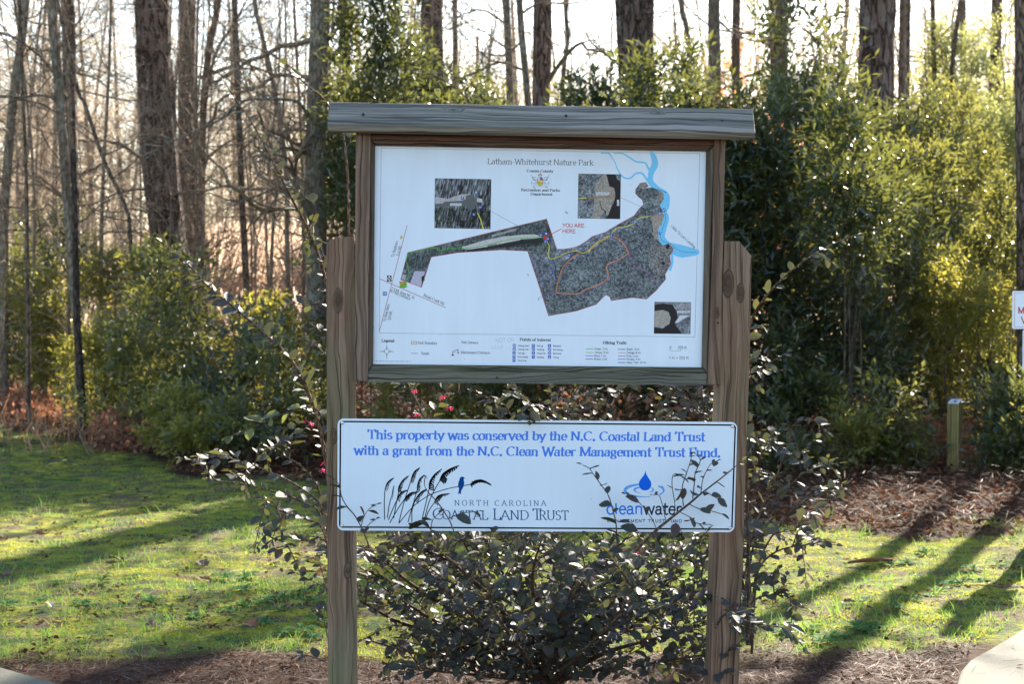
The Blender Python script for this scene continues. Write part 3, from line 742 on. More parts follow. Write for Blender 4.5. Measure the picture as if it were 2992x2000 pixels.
    for x, y, r in [(1295, 619, 11), (1092, 947, 8), (868, 348, 4), (1397, 695, 3), (757, 1390, 3), (1365, 1417, 3), (627, 1262, 3), (683, 1166, 2), (1630, 470, 3), (960, 360, 2), (1290, 1322, 2)]:
        P.line([(x - r * .3, y - r * .3), (x + r * .3, y + r * .2)], r, (.62, .63, .66), .75)
    # weather: faint mottling and run-off
    s = blocknoise(W, H, 90, 260, 21) * .012 + blocknoise(W, H, 25, 200, 22) * .007
    P.im *= (1 + s)[..., None]
    return P

# ---- the conservation sign
def draw_conserved():
    P = Print(2240, 640, (.84, .88, .92), [(50, 45), (2260, 65), (2243, 675), (48, 665)])
    BLK = (.035, .04, .045); BLU = (.29, .49, .85)
    # rounded black border (canvas coordinates through the same transform)
    q = [(66, 62), (2248, 82), (2230, 658), (62, 646)]
    r = 16
    pts = []
    for i, (sx, sy) in enumerate([(1, 1), (-1, 1), (-1, -1), (1, -1)]):
        cx, cy = q[i][0] + sx * r, q[i][1] + sy * r
        a0 = [180, 270, 0, 90][i]
        pts += [(cx + r * math.cos(math.radians(a)), cy + r * math.sin(math.radians(a))) for a in range(a0, a0 + 91, 15)]
    P.line(pts + [pts[0]], 8, BLK)
    P.text('This property was conserved by the N.C. Coastal Land Trust', (217, 159), (2082, 172), 50, BLU, bold=True)
    P.text('with a grant from the N.C. Clean Water Management Trust Fund.', (142, 246), (2168, 259), 50, BLU, bold=True)
    # sea oats, measured on a closer view
    P.pre = (1 / 3.91 / .52856, ((1100 - 960) / .52856, (1350 - 1200) / .52856))
    def oat(stem, head, w, n, side=1):
        P.line(stem, 9, BLK, smooth=True)
        P.line(head, [w * .3, w * .55, w * .45, w * .12], BLK, smooth=True)
        h = np.array(head, float)
        L = np.linspace(0, len(h) - 1, n)
        for i, t in enumerate(L):
            k = min(int(t), len(h) - 2); f = t - k
            p = h[k] * (1 - f) + h[k + 1] * f; d = h[k + 1] - h[k]; d /= np.hypot(*d)
            nn = np.array([-d[1], d[0]]) * side
            l = w * (1 - t / (len(h) - 1)) ** .6 * random.uniform(.6, 1.1)
            e = p + nn * l - d * l * .15
            P.line([p, e, e - d * 8 + nn * 4], [w * .26, w * .16, 4], BLK)
    oat([(96, 660), (92, 480), (98, 340)], [(100, 325), (125, 255), (160, 215), (200, 188)], 30, 12)
    oat([(128, 640), (145, 520), (168, 425)], [(172, 418), (185, 370), (192, 320), (204, 275)], 18, 10)
    oat([(200, 645), (230, 480), (258, 350)], [(255, 345), (265, 290), (310, 215), (370, 165)], 36, 14)
    oat([(258, 700), (330, 430), (395, 235)], [(398, 232), (420, 165), (450, 110), (500, 72)], 36, 14)
    oat([(140, 665), (200, 520), (240, 440)], [(243, 440), (270, 380), (310, 345), (362, 328)], 32, 12)
    oat([(155, 700), (250, 540), (325, 432)], [(328, 430), (365, 390), (410, 360), (485, 348)], 40, 14)
    oat([(362, 690), (420, 500), (470, 330)], [(474, 330), (480, 270), (505, 200), (552, 155)], 34, 13)
    oat([(406, 690), (412, 560), (445, 450)], [(448, 445), (485, 390), (530, 345), (580, 318)], 36, 13)
    oat([(525, 655), (570, 480), (608, 315)], [(612, 315), (622, 240), (670, 160), (750, 90)], 48, 13)
    oat([(540, 700), (620, 430), (735, 215)], [(738, 212), (775, 150), (850, 95), (945, 50)], 62, 13)
    oat([(550, 690), (600, 570), (670, 468)], [(672, 465), (705, 410), (750, 385), (840, 368)], 44, 12)
    P.line([(260, 704), (400, 540), (500, 455), (640, 372), (800, 318), (940, 288), (1100, 262)], 8, BLK, smooth=True)
    hd = [(1095, 268), (1140, 235), (1200, 222), (1265, 238), (1322, 268)]
    P.line(hd, [20, 34, 34, 20, 8], BLK, smooth=True)
    for i in range(26):
        t = i / 25 * 3.99; k = int(t); f = t - k
        x = hd[k][0] * (1 - f) + hd[k + 1][0] * f; y = hd[k][1] * (1 - f) + hd[k + 1][1] * f
        P.line([(x, y), (x + random.uniform(-12, 4), y + random.uniform(20, 36) * (1 - i / 32))], 6, BLK)
        P.line([(x, y), (x - 8, y - random.uniform(14, 30) * (1 - i / 30))], 6, BLK)
    BD = (.06, .26, .50)
    P.poly([(958, 210), (965, 185), (985, 174), (1005, 177), (1012, 186), (1024, 191), (1010, 197), (1006, 210), (1014, 240), (1008, 280), (990, 315), (980, 330), (974, 350), (976, 374), (958, 366), (938, 372), (948, 345), (952, 310), (941, 285), (944, 245)], BD)
    TX = (.09, .26, .44)
    P.text('NORTH CAROLINA', (897, 504), (1947, 508), 62, TX, serif=True, track=.3, wt=.11)
    def sc(s, a, b, cap): P.text(s, a, b, cap, TX, wt=.115)
    sc('C', (640, 660), (778, 660), 128); sc('OASTAL', (752, 660), (1280, 664), 104)
    sc('L', (1335, 664), (1425, 664), 128); sc('AND', (1420, 665), (1750, 666), 108)
    sc('T', (1785, 667), (1890, 667), 128); sc('RUST', (1860, 667), (2200, 668), 108)
    # drop over ripples
    P.pre = (1 / 5.865 / .52856, ((1700 - 960) / .52856, (1340 - 1200) / .52856))
    R1 = (.40, .62, .86)
    P.line(A_(1085, 555, 330, 105, 95, 275), [6, 22, 58, 40, 12], R1); P.line(A_(1085, 555, 330, 105, 78, -42)[::1], [4, 10, 34, 26], R1)
    P.line([(1385, 480), (1420, 560), (1350, 635)], 16, R1, smooth=True)
    P.line(A_(1070, 550, 155, 52, 110, 275), [6, 18, 42, 22, 6], R1); P.line(A_(1085, 545, 150, 52, 60, -40), [6, 24, 24, 8], R1)
    # y runs downward here, so the arcs above are mirrored about their centres by drawing them again below
    P.line([(760, 590), (860, 640), (1000, 664), (1180, 668)], [40, 26, 18, 6], R1, smooth=True)
    P.poly([(1100, 212), (1108, 250), (1125, 295), (1160, 350), (1192, 400), (1203, 450), (1192, 500), (1155, 545), (1100, 558), (1040, 545), (1000, 500), (987, 450), (998, 400), (1035, 345), (1075, 295), (1092, 250)], (.09, .38, .82))
    P.text('clean', (425, 958), (1070, 962), 190, (.16, .46, .86), serif=False, wt=.145, xh=.74)
    P.text('water', (1062, 963), (1722, 966), 190, (.16, .18, .27), serif=False, wt=.145, xh=.74)
    P.text('MANAGEMENT TRUST FUND', (432, 1100), (1722, 1104), 52, (.18, .2, .27), serif=False, track=.16, wt=.17)
    P.pre = None
    for x, y, rr in [(1457, 492, 4), (1320, 145, 3), (820, 97, 3), (1664, 125, 3)]:
        P.line([(x, y), (x + 1, y)], rr, (.55, .56, .6))
    s = blocknoise(P.w, P.h, 14, 500, 31) * .004 + blocknoise(P.w, P.h, 5, 5, 32) * .003
    P.im *= (1 + s)[..., None]
    return P

def draw_vehicles():
    P = Print(560, 400, (.86, .88, .92), [(0, 0), (140, 0), (140, 100), (0, 100)])
    RD = (.72, .16, .20)
    P.line([(6, 5), (134, 5), (134, 95), (6, 95), (6, 5)], 1.1, (.75, .35, .38))
    P.text('NO', (58, 35), (82, 35), 17, RD, serif=False, wt=.175)
    P.text('MOTORIZED', (14, 60), (126, 60), 17, RD, serif=False, wt=.175)
    P.text('VEHICLES', (22, 86), (118, 86), 17, RD, serif=False, wt=.175)
    return P
def draw_second():
    P = Print(400, 400, (.86, .86, .90), [(0, 0), (100, 0), (100, 100), (0, 100)])
    P.line([(5, 5), (95, 5), (95, 95), (5, 95), (5, 5)], 1.2, (.75, .35, .38))
    return P
def draw_hiker():
    P = Print(160, 160, (.80, .82, .86), [(0, 0), (100, 0), (100, 100), (0, 100)])
    K = (.08, .08, .09)
    P.line([(50, 24), (51, 25)], 15, K); P.line([(48, 36), (44, 62)], 14, K)
    P.line([(46, 60), (60, 74), (62, 92)], 9, K); P.line([(44, 60), (34, 78), (24, 92)], 9, K); P.line([(48, 42), (66, 54)], 7, K); P.line([(68, 40), (70, 92)], 4, K)
    return P

def image_material(name, P, rough=0.35, spec=0.5):
    k = NT(name)
    t = k.node('ShaderNodeTexImage'); t.image = P.image(name); t.interpolation = 'Cubic'
    k.set(t.inputs[0], k.coords('UV'))
    return k.finish(k.principled(t.outputs[0], rough, spec))
# ---------------------------------------------------------------- the map board (all parts measured on its own plane)
KD = 6.0                                     # distance of the board
KYAW = math.radians(5.5)
KN = Vector((math.sin(KYAW), -math.cos(KYAW), 0))
KO = Vector((0.0, KD, 0))
def K(x, y, off=0.0):
    """point of the board plane (moved 'off' metres towards the viewer) seen at (x, y) of the 2346 wide view"""
    r = ray(x * S, y * S)
    t = ((KO + KN * off) - Vector((0, 0, EYE))).dot(KN) / r.dot(KN)
    return Vector((0, 0, EYE)) + r * t

def slab_mesh(name, pts, off, thick, mat, along='u', uvo=(0, 0), bevel=0.0025, flat_uv=False):
    """a board: outline measured at offset 'off', pushed back by 'thick'; uv in metres, u along the grain"""
    P0 = [K(x, y, off) for x, y in pts]
    back = [p - KN * thick for p in P0]
    n = len(P0)
    c = sum(P0, Vector()) / n
    ring = []
    for p in P0:
        d = (c - p); d = d / (d.length + 1e-9)
        ring.append(p + d * bevel * 1.4)
    side = [p - KN * bevel for p in P0]
    V = ring + side + back
    faces4 = []
    faces = [list(range(n))[::-1]]
    for i in range(n):
        j = (i + 1) % n
        faces += [[i, j, n + j, n + i], [n + i, n + j, 2 * n + j, 2 * n + i]]
    faces.append([2 * n + i for i in range(n)])
    me = bpy.data.meshes.new(name)
    me.from_pydata([tuple(v) for v in V], [], faces)
    uvl = me.uv_layers.new(name='UVMap')
    ex = Vector((math.cos(KYAW), math.sin(KYAW), 0)); ez = Vector((0, 0, 1))
    for poly in me.polygons:
        nrm = poly.normal
        for li in poly.loop_indices:
            p = Vector(me.vertices[me.loops[li].vertex_index].co)
            h = (p - KO).dot(ex); z = p.z; dep = (p - KO).dot(KN)
            if along == 'u': u, v = h, z + dep
            else: u, v = z, h + dep
            uvl.data[li].uv = (u + uvo[0], v + uvo[1])
    me.materials.append(mat)
    me.update(); me.validate()
    bm_fix(me)
    return me

import bmesh
def bm_fix(me):
    b = bmesh.new(); b.from_mesh(me); bmesh.ops.recalc_face_normals(b, faces=b.faces[:]); b.to_mesh(me); b.free()

def uvof(x, y, off, along='v'):
    p = K(x, y, off); ex = Vector((math.cos(KYAW), math.sin(KYAW), 0))
    h = (p - KO).dot(ex); dep = (p - KO).dot(KN)
    return (h, p.z + dep) if along == 'u' else (p.z, h + dep)

GREY_D, GREY_L = (.10, .088, .078), (.26, .228, .20)
kb = K(1235, 1720, 0)
kiosk = thing('map_board', 'weathered wooden trail map board with white park map under a plank roof', 'map board', (kb.x, kb.y, 0))

# posts: square timbers with chamfered tops
def post(pts, knots, seed, green):
    ks = [(*uvof(x, y, 0, 'v'), r) for x, y, r in knots]
    m = wood_material('post_wood', (.115, .068, .045), (.27, .178, .124), (.05, .038, .03), ks, (.15, .165, .085), green, 75, seed, (1.0, .84, .76))
    o = part('post', slab_mesh('post', pts, 0.0, 0.089, m, 'v'), parent=kiosk)
    return o
zfoot = 1790
pL = post([(748, 564), (757, 549), (775, 544), (811, 542), (813, 620), (819, 1500), (821, zfoot), (754, zfoot), (751, 1500), (748, 700)], [(775, 689, .011), (797, 1308, .009), (765, 1000, .006)], 1.3, .55)
pR = post([(1660, 553), (1694, 553), (1722, 587), (1718, 800), (1693, 1545), (1687, zfoot), (1620, zfoot), (1628, 1545), (1650, 800)], [(1668, 650, .013), (1697, 672, .010), (1652, 1110, .006)], 7.1, .25)
for (pp, kx, ky, kr) in ((pL, 775, 689, .009), (pL, 797, 1308, .008), (pR, 1668, 650, .010), (pR, 1697, 672, .008)):
    c = K(kx, ky, 0.0012)
    mb = MB(); n = 14
    ring = [c + Vector((math.cos(KYAW), math.sin(KYAW), 0)) * kr * math.cos(t) + Vector((0, 0, 1)) * kr * 1.1 * math.sin(t) for t in np.linspace(0, 2 * math.pi, n, endpoint=False)]
    mb.add([tuple(p - KN * .002) for p in ring] + [tuple(c + (p - c) * .8 + KN * .0006) for p in ring] + [tuple(c + KN * .0002)],
           (np.array([[i, (i + 1) % n, n + (i + 1) % n, n + i] for i in range(n)]), np.array([[n + i, n + (i + 1) % n, 2 * n] for i in range(n)])))
    part('knot', mb, plain('knot_wood', (.085, .055, .038), .8, .2, var=.3, scale=160), pp, smooth=True)
# fix: each grain check carries its own material above

# frame: outer boards
fw = lambda nm, d, l, s, g=.0, warm=None, kn=(), fr=90: wood_material(nm, d, l, (.04, .032, .027), kn, (.13, .14, .08) if g else None, g, fr, s, warm)
m_st1 = fw('frame_wood', (.11, .072, .052), (.25, .178, .132), 3.3, .12, (1, .86, .78))
part('frame_board', slab_mesh('stile', [(816, 300), (849, 300), (846, 600), (842, 876), (812, 872), (814, 600)], 0.012, .06, m_st1, 'v'), parent=kiosk)
kk = uvof(1643, 718, .012, 'v')
m_st2 = fw('frame_wood', (.105, .068, .048), (.24, .168, .122), 11.3, .1, (1, .84, .75), ((kk[0], kk[1], .006),))
part('frame_board', slab_mesh('stile', [(1637, 314), (1662, 314), (1656, 600), (1649, 883), (1621, 883), (1632, 600)], 0.012, .06, m_st2, 'v'), parent=kiosk)
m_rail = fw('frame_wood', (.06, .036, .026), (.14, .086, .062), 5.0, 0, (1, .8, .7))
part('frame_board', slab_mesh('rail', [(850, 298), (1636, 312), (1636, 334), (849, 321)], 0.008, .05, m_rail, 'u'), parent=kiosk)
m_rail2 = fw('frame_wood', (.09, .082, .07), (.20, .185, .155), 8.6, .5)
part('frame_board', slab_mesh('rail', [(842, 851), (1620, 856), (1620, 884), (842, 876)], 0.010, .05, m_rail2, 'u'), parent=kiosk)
# inner moulding, mitred
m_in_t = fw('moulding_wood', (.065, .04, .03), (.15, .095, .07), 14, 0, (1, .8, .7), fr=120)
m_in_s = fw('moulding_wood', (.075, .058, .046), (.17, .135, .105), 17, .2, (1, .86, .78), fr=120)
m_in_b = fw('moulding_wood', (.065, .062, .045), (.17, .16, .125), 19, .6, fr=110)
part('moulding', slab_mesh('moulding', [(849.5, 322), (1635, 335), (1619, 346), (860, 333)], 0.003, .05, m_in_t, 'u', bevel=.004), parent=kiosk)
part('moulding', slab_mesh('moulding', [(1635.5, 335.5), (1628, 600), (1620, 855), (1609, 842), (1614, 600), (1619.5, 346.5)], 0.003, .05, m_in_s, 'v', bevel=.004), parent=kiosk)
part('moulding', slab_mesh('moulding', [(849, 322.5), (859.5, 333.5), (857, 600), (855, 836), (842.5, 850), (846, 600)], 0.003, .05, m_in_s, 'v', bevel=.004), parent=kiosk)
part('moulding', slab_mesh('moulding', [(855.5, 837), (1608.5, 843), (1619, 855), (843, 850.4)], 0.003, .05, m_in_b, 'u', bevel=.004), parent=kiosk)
# map sheet
def uv_quad(name, quad, off, thick, mat, round_r=0.0):
    """flat printed plate: tl, tr, br, bl; image fills the front"""
    n = 12
    C = [np.array(q, float) for q in quad]
    V = []; UV = []
    for j in range(n + 1):
        for i in range(n + 1):
            s, t = i / n, j / n
            p = (C[0] * (1 - s) + C[1] * s) * (1 - t) + (C[3] * (1 - s) + C[2] * s) * t
            V.append(K(p[0], p[1], off)); UV.append((s, 1 - t))
    m = n + 1
    F = [[j * m + i, j * m + i + 1, (j + 1) * m + i + 1, (j + 1) * m + i][::-1] for j in range(n) for i in range(n)]
    mb = MB(); mb.add([tuple(v) for v in V], np.array(F), UV)
    me = mb.mesh(name, mat)
    return me
mapP = draw_map()
m_map = image_material('park_map_print', mapP, .5, .25)
VC = lambda x, y: ((940 + .55413 * x) / S, (280 + .55413 * y) / S)
quad = [VC(282, 262), VC(2030, 290), VC(2005, 1433), VC(272, 1416)]
sheet = part('map_sheet', uv_quad('map_sheet', quad, -0.010, .003, m_map), parent=kiosk)
part('backing_board', slab_mesh('backing_board', [(850, 324), (1634, 337), (1618, 854), (844, 849)], -0.0135, .012, plain('plywood', (.2, .16, .12), .8), 'u', bevel=.0005), parent=kiosk)
m_white_edge = plain('white_plate', (.74, .77, .82), .45)

# roof: two planks meeting over the frame
def roof(pts_off, uvseed, mat, name='roof_board'):
    """pts_off: cross-section as (left xy, right xy, offset)"""
    L = [K(l[0], l[1], o) for l, r, o in pts_off]; R = [K(r[0], r[1], o) for l, r, o in pts_off]
    n = len(L); seg = 1
    V = [tuple(p) for p in L + R]
    F = [list(range(n)), [n + i for i in range(n)][::-1]] + [[i, n + i, n + (i + 1) % n, (i + 1) % n] for i in range(n)]
    me = bpy.data.meshes.new(name); me.from_pydata(V, [], F)
    per = [0]
    for i in range(n): per.append(per[-1] + (L[(i + 1) % n] - L[i]).length)
    uvl = me.uv_layers.new(name='UVMap')
    ex = Vector((math.cos(KYAW), math.sin(KYAW), 0))
    for poly in me.polygons:
        for li in poly.loop_indices:
            vi = me.loops[li].vertex_index
            p = Vector(me.vertices[vi].co)
            v = per[vi % n]
            if poly.index >= 2 and poly.index - 2 == n - 1 and vi % n == 0: v = per[n]
            uvl.data[li].uv = ((p - KO).dot(ex), v)
    me.materials.append(mat); me.update(); bm_fix(me)
    return me
m_roof = wood_material('roof_wood', (.095, .084, .072), (.30, .265, .225), (.03, .035, .04), ((-.18, .032, .013), (.45, .03, .008)), (.15, .16, .10), .3, 62, 2.2)
rf = [((756, 233), (1725, 249), -.012), ((750, 284), (1730, 303), .085), ((751, 299), (1733, 316), .075), ((757, 304), (1715, 321), .052), ((762, 262), (1722, 276), -.02)]
bo = part('roof_board', roof(rf, 0, m_roof), parent=kiosk)
bv = bo.modifiers.new('soft', 'BEVEL'); bv.width = .003; bv.segments = 2
m_roof2 = wood_material('roof_wood', (.08, .085, .08), (.2, .215, .2), (.03, .035, .03), (), (.14, .16, .08), .6, 62, 9.2)
rb = [((757, 234), (1724, 250), -.020), ((758, 262), (1722, 276), -.028), ((780, 300), (1700, 316), -.12), ((776, 284), (1704, 300), -.13)]
part('roof_board', roof(rb, 0, m_roof2), parent=kiosk)
# screw heads on the roof plank
m_rust = plain('dark_iron', (.04, .035, .035), .6, .4, .6)
m_zinc = plain('zinc_screw', (.55, .56, .58), .32, .6, .9)
def screw(x, y, off, r, mat, parent, name='screw'):
    c = K(x, y, off); mb = MB(); n = 12
    ex = Vector((math.cos(KYAW), math.sin(KYAW), 0)); ez = Vector((0, 0, 1))
    V = []
    for rr, h in ((r, -.002), (r, .0006), (r * .72, .0018), (r * .3, .0022)):
        V += [tuple(c + ex * rr * math.cos(t) + ez * rr * math.sin(t) + KN * h) for t in np.linspace(0, 2 * math.pi, n, endpoint=False)]
    V.append(tuple(c + KN * .0016))
    F = [[k * n + i, k * n + (i + 1) % n, (k + 1) * n + (i + 1) % n, (k + 1) * n + i] for k in range(3) for i in range(n)]
    mb.add(V, (np.array(F), np.array([[3 * n + i, 3 * n + (i + 1) % n, 4 * n] for i in range(n)])))
    return part(name, mb, mat, parent, smooth=True)
for x, y, o in ((832, 262, .046), (1297, 265, .040), (1654, 277, .040)):
    screw(x, y, o, .0045, m_rust, kiosk)
for x, y in ((1645, 740), (1139, 866)):
    screw(x, y, .0125, .003, m_rust, kiosk)

# ---------------------------------------------------------------- conservation sign on the posts
VD = lambda x, y: ((960 + .52856 * x) / S, (1200 + .52856 * y) / S)
cq = [VD(50, 45), VD(2260, 65), VD(2243, 675), VD(48, 665)]
conP = draw_conserved()
sb = K(1235, 1215, .01)
csign = thing('conservation_sign', 'long white aluminium sign with blue conservation text and black border, screwed across the posts', 'sign', (sb.x, sb.y, K(1235, 1218, .01).z))
m_con = image_material('conservation_print', conP, .9, .05)
me = bpy.data.meshes.new('sign_plate')
# rounded plate with the print on its front
ex = Vector((math.cos(KYAW), math.sin(KYAW), 0))
Cn = [np.array(q, float) for q in cq]
def corner_uv(s, t):
    p = (Cn[0] * (1 - s) + Cn[1] * s) * (1 - t) + (Cn[3] * (1 - s) + Cn[2] * s) * t
    return p
rx, ry = .0155, .055
outl = []
for (cx, cy, a0) in ((rx, ry, 180), (1 - rx, ry, 270), (1 - rx, 1 - ry, 0), (rx, 1 - ry, 90)):
    for a in range(0, 91, 15):
        t = math.radians(a0 + a); outl.append((cx + rx * math.cos(t), cy + ry * math.sin(t)))
V = []; UV = []
for s, t in outl:
    p = corner_uv(s, t); V.append(tuple(K(p[0], p[1], .0035))); UV.append((s, 1 - t))
for s, t in outl:
    p = corner_uv(s, t); V.append(tuple(K(p[0], p[1], .0008))); UV.append((s, 1 - t))
n = len(outl)
p = corner_uv(.5, .5); V.append(tuple(K(p[0], p[1], .0035))); UV.append((.5, .5))
p = corner_uv(.5, .5); V.append(tuple(K(p[0], p[1], .0008))); UV.append((.5, .5))
mb = MB()
mb.add(V, (np.array([[2 * n, (i + 1) % n, i] for i in range(n)] + [[2 * n + 1, n + i, n + (i + 1) % n] for i in range(n)]),
           np.array([[i, (i + 1) % n, n + (i + 1) % n, n + i] for i in range(n)])), UV)
part('sign_plate', mb.mesh('sign_plate', m_con), parent=csign)
for x, y in ((76, 69), (2233, 89), (74, 638), (2220, 652)):
    q = VD(x, y); screw(q[0], q[1], .0042, .0055, m_zinc, csign)

# ---------------------------------------------------------------- hiker marker post, right
def box_on(name, P0, ax, ay, hx, hy, z0, z1, mat, parent, slope=0.0, uvs=True, uvseed=(0, 0)):
    V = []
    for z, top in ((z0, 0), (z1, 1)):
        for sx, sy in ((-1, -1), (1, -1), (1, 1), (-1, 1)):
            q = P0 + ax * hx * sx + ay * hy * sy
            V.append((q.x, q.y, z + (slope * sy if top else 0)))
    F = [[0, 3, 2, 1], [4, 5, 6, 7]] + [[i, (i + 1) % 4, 4 + (i + 1) % 4, 4 + i] for i in range(4)]
    me = bpy.data.meshes.new(name); me.from_pydata(V, [], F)
    uvl = me.uv_layers.new(name='UVMap')
    off = [0, 0, 0, .1, .2, .3]
    for poly in me.polygons:
        for k, li in enumerate(poly.loop_indices):
            v = Vector(me.vertices[me.loops[li].vertex_index].co)
            w = [0, 0][0]
            if poly.index < 2: uvl.data[li].uv = [(0, 0), (1, 0), (1, 1), (0, 1)][k]
            else:
                wv = (v - P0).dot(ax) if poly.index in (2, 4) else (v - P0).dot(ay)
                uvl.data[li].uv = (v.z + uvseed[0], wv + off[poly.index] + uvseed[1])
    me.materials.append(mat); me.update(); bm_fix(me)
    return part(name, me, parent=parent)
g = on_ground(2187, 1094)
ang = math.radians(32)
ax = Vector((math.cos(ang), -math.sin(ang), 0)) ; ay = Vector((math.sin(ang), math.cos(ang), 0))
mp = thing('marker_post', 'short green-stained wooden post with a hiker symbol plate on its slanted top', 'post', g)
m_gpost = wood_material('green_post_wood', (.15, .12, .045), (.34, .265, .11), (.03, .025, .012), (), (.13, .13, .03), .35, 70, 31)
d = g.y
top_z = at_depth(2187, 921, d).z
box_on('post', g, ax, ay, .046, .046, -.1, top_z, m_gpost, mp, slope=.014)
hk = image_material('hiker_print', draw_hiker(), .4)
V = []
for sx, sy in ((-1, -1), (1, -1), (1, 1), (-1, 1)):
    q = g + ax * .043 * sx + ay * .043 * sy; V.append((q.x, q.y, top_z + .0145 * sy * .93 + .004))
V += [(x, y, z - .003) for x, y, z in V]
mb = MB(); mb.add(V, np.array([[0, 1, 2, 3]] + [[4, 7, 6, 5]] + [[i, 4 + i, 4 + (i + 1) % 4, (i + 1) % 4] for i in range(4)]), [(0, 0), (1, 0), (1, 1), (0, 1)] * 2)
part('symbol_plate', mb, hk, mp)

# ---------------------------------------------------------------- rules signs on their post at the right edge
MVD = 11.0
def quad_sign(name, label, x0, y0, x1, y1, dist, img, rough=.4):
    P0 = at_depth(x0, y0, dist); P1 = at_depth(x1, y1, dist)
    w, h = P1.x - P0.x, P0.z - P1.z
    b = thing(name, label, 'sign', ((P0.x + P1.x) / 2, dist, P1.z))
    r = .012; outl = []
    for cx, cz, a0 in ((P1.x - r, P0.z - r, 0), (P0.x + r, P0.z - r, 90), (P0.x + r, P1.z + r, 180), (P1.x - r, P1.z + r, 270)):
        for a in range(0, 91, 18):
            t = math.radians(a0 + a); outl.append((cx + r * math.cos(t), cz + r * math.sin(t)))
    n = len(outl); V = []; UV = []
    for yy in (dist - .0015, dist + .0015):
        for x, z in outl: V.append((x, yy, z)); UV.append(((x - P0.x) / w, (z - P1.z) / h))
    for yy in (dist - .0015, dist + .0015): V.append(((P0.x + P1.x) / 2, yy, (P0.z + P1.z) / 2)); UV.append((.5, .5))
    mb = MB(); mb.add(V, (np.array([[2 * n, (i + 1) % n, i] for i in range(n)] + [[2 * n + 1, n + i, n + (i + 1) % n] for i in range(n)]), np.array([[i, (i + 1) % n, n + (i + 1) % n, n + i] for i in range(n)])), UV)
    part('sign_plate', mb, img, b)
    for zz in (P0.z - .02, P1.z + .02):
        mb = MB(); c = Vector(((P0.x + P1.x) / 2, dist - .0016, zz))
        mb.tube([c + Vector((0, -.002, 0)), c], [.005, .005], 8); part('screw', mb, m_zinc, b)
    return b
sg1 = quad_sign('rules_sign', 'white sign with red NO MOTORIZED VEHICLES lettering cut by the photo edge', 2319, 667, 2449, 754, MVD, image_material('vehicles_print', draw_vehicles()))
sg2 = quad_sign('rules_sign', 'plain white sign directly under the motorized vehicles sign', 2343, 756, 2425, 850, MVD, image_material('second_print', draw_second()))
pc = at_depth(2384, 700, MVD); pc = Vector((pc.x, MVD + .047, 0))
spost = thing('sign_post', 'tall wooden post carrying the two white rules signs', 'post', pc)
box_on('post', pc, Vector((1, 0, 0)), Vector((0, 1, 0)), .044, .044, -.1, at_depth(2384, 541, MVD).z, wood_material('sign_post_wood', (.11, .09, .07), (.24, .2, .16), (.05, .04, .03), seed=41), spost)
# ---------------------------------------------------------------- ground: lawn, litter, straw, far field in one sheet
EX = [-900, 0, 200, 400, 520, 750, 1200, 1700, 1850, 2100, 2346, 2900]
EYB = [985, 985, 1022, 1078, 1100, 1118, 1160, 1212, 1222, 1240, 1212, 1180]
def to_px(X, Y, Z=0.0):
    # view coordinates (2346 wide) of ground points
    x = X; y = Y; z = Z - EYE
    yc = y * math.sin(TILT) + z * math.cos(TILT); zc = y * math.cos(TILT) - z * math.sin(TILT)
    zc = np.maximum(zc, .3)
    return (1496 + FPX * x / zc) / S, (1000 - FPX * yc / zc) / S
def zones(X, Y):
    """litter behind (0..1), straw in front (0..1), weeds"""
    px, py = to_px(X, Y)
    e = np.interp(px, EX, EYB)
    nz = fbm(np.stack([X * 1.3, Y * 1.3, X * 0], 1), 3, 5)
    nz2 = fbm(np.stack([X * 5, Y * 5, X * 0], 1), 2, 9)
    edge_y = 1.45 * FPX / (e * S - 849)           # distance of the border
    litter = 1 / (1 + np.exp(-(Y - edge_y + nz * 1.1 + nz2 * .35) / .10))
    fe = np.interp(px, [-900, 0, 300, 750, 1700, 2000, 2346, 2900], [1500, 1512, 1512, 1508, 1508, 1520, 1500, 1480])
    fy = 1.45 * FPX / (fe * S - 849)
    straw = 1 / (1 + np.exp((Y - fy + nz * .22 + nz2 * .16) / .05))
    return litter, straw, nz, nz2
def height(X, Y):
    p = np.stack([X, Y, X * 0], 1)
    h = fbm(p * .35, 2, 3) * .05 + fbm(p * 2.2, 3, 4) * .026 + fbm(p * 7, 2, 6) * .014
    far = np.clip((Y - 22) / 30, 0, 1)
    li = 1 / (1 + np.exp(-(Y - 14.5) / 1.0))
    return h * np.clip((Y - 4) / 4, .25, 1) + li * (fbm(p * 1.2, 2, 8) * .05 + .03) + far * .0
def axis(a, b, step, lo, hi):
    c = np.arange(a, b + 1e-6, step); out = list(c)
    s = step; x = b
    while x < hi: s *= 1.22; x += s; out.append(min(x, hi))
    s = step; x = a; l = []
    while x > lo: s *= 1.22; x -= s; l.append(max(x, lo))
    return np.unique(np.array(l + out))
gx = axis(-6.5, 6.5, .07, -500, 500); gy = axis(5.5, 24, .085, -300, 900)
GX, GY = np.meshgrid(gx, gy)
X, Y = GX.ravel(), GY.ravel()
Z = height(X, Y); Z[Y > 60] = 0
lit, straw, nz, nz2 = zones(X, Y)
ny, nx = GX.shape
idx = np.arange(nx * ny).reshape(ny, nx)
F = np.stack([idx[:-1, :-1], idx[:-1, 1:], idx[1:, 1:], idx[1:, :-1]], -1).reshape(-1, 4)
mb = MB(); mb.add(np.stack([X, Y, Z], 1), F)
gk = NT('ground_cover')
co = gk.coords('Object')
at = gk.node('ShaderNodeAttribute', attribute_name='zone')
za = gk.node('ShaderNodeSeparateColor'); gk.set(za.inputs[0], at.outputs['Color'])
n_f = gk.noise(co, 45, 5, .65); n_m = gk.noise(co, 6.0, 4, .6); n_l = gk.noise(co, 1.1, 3, .5); n_x = gk.noise(co, 160, 3, .6)
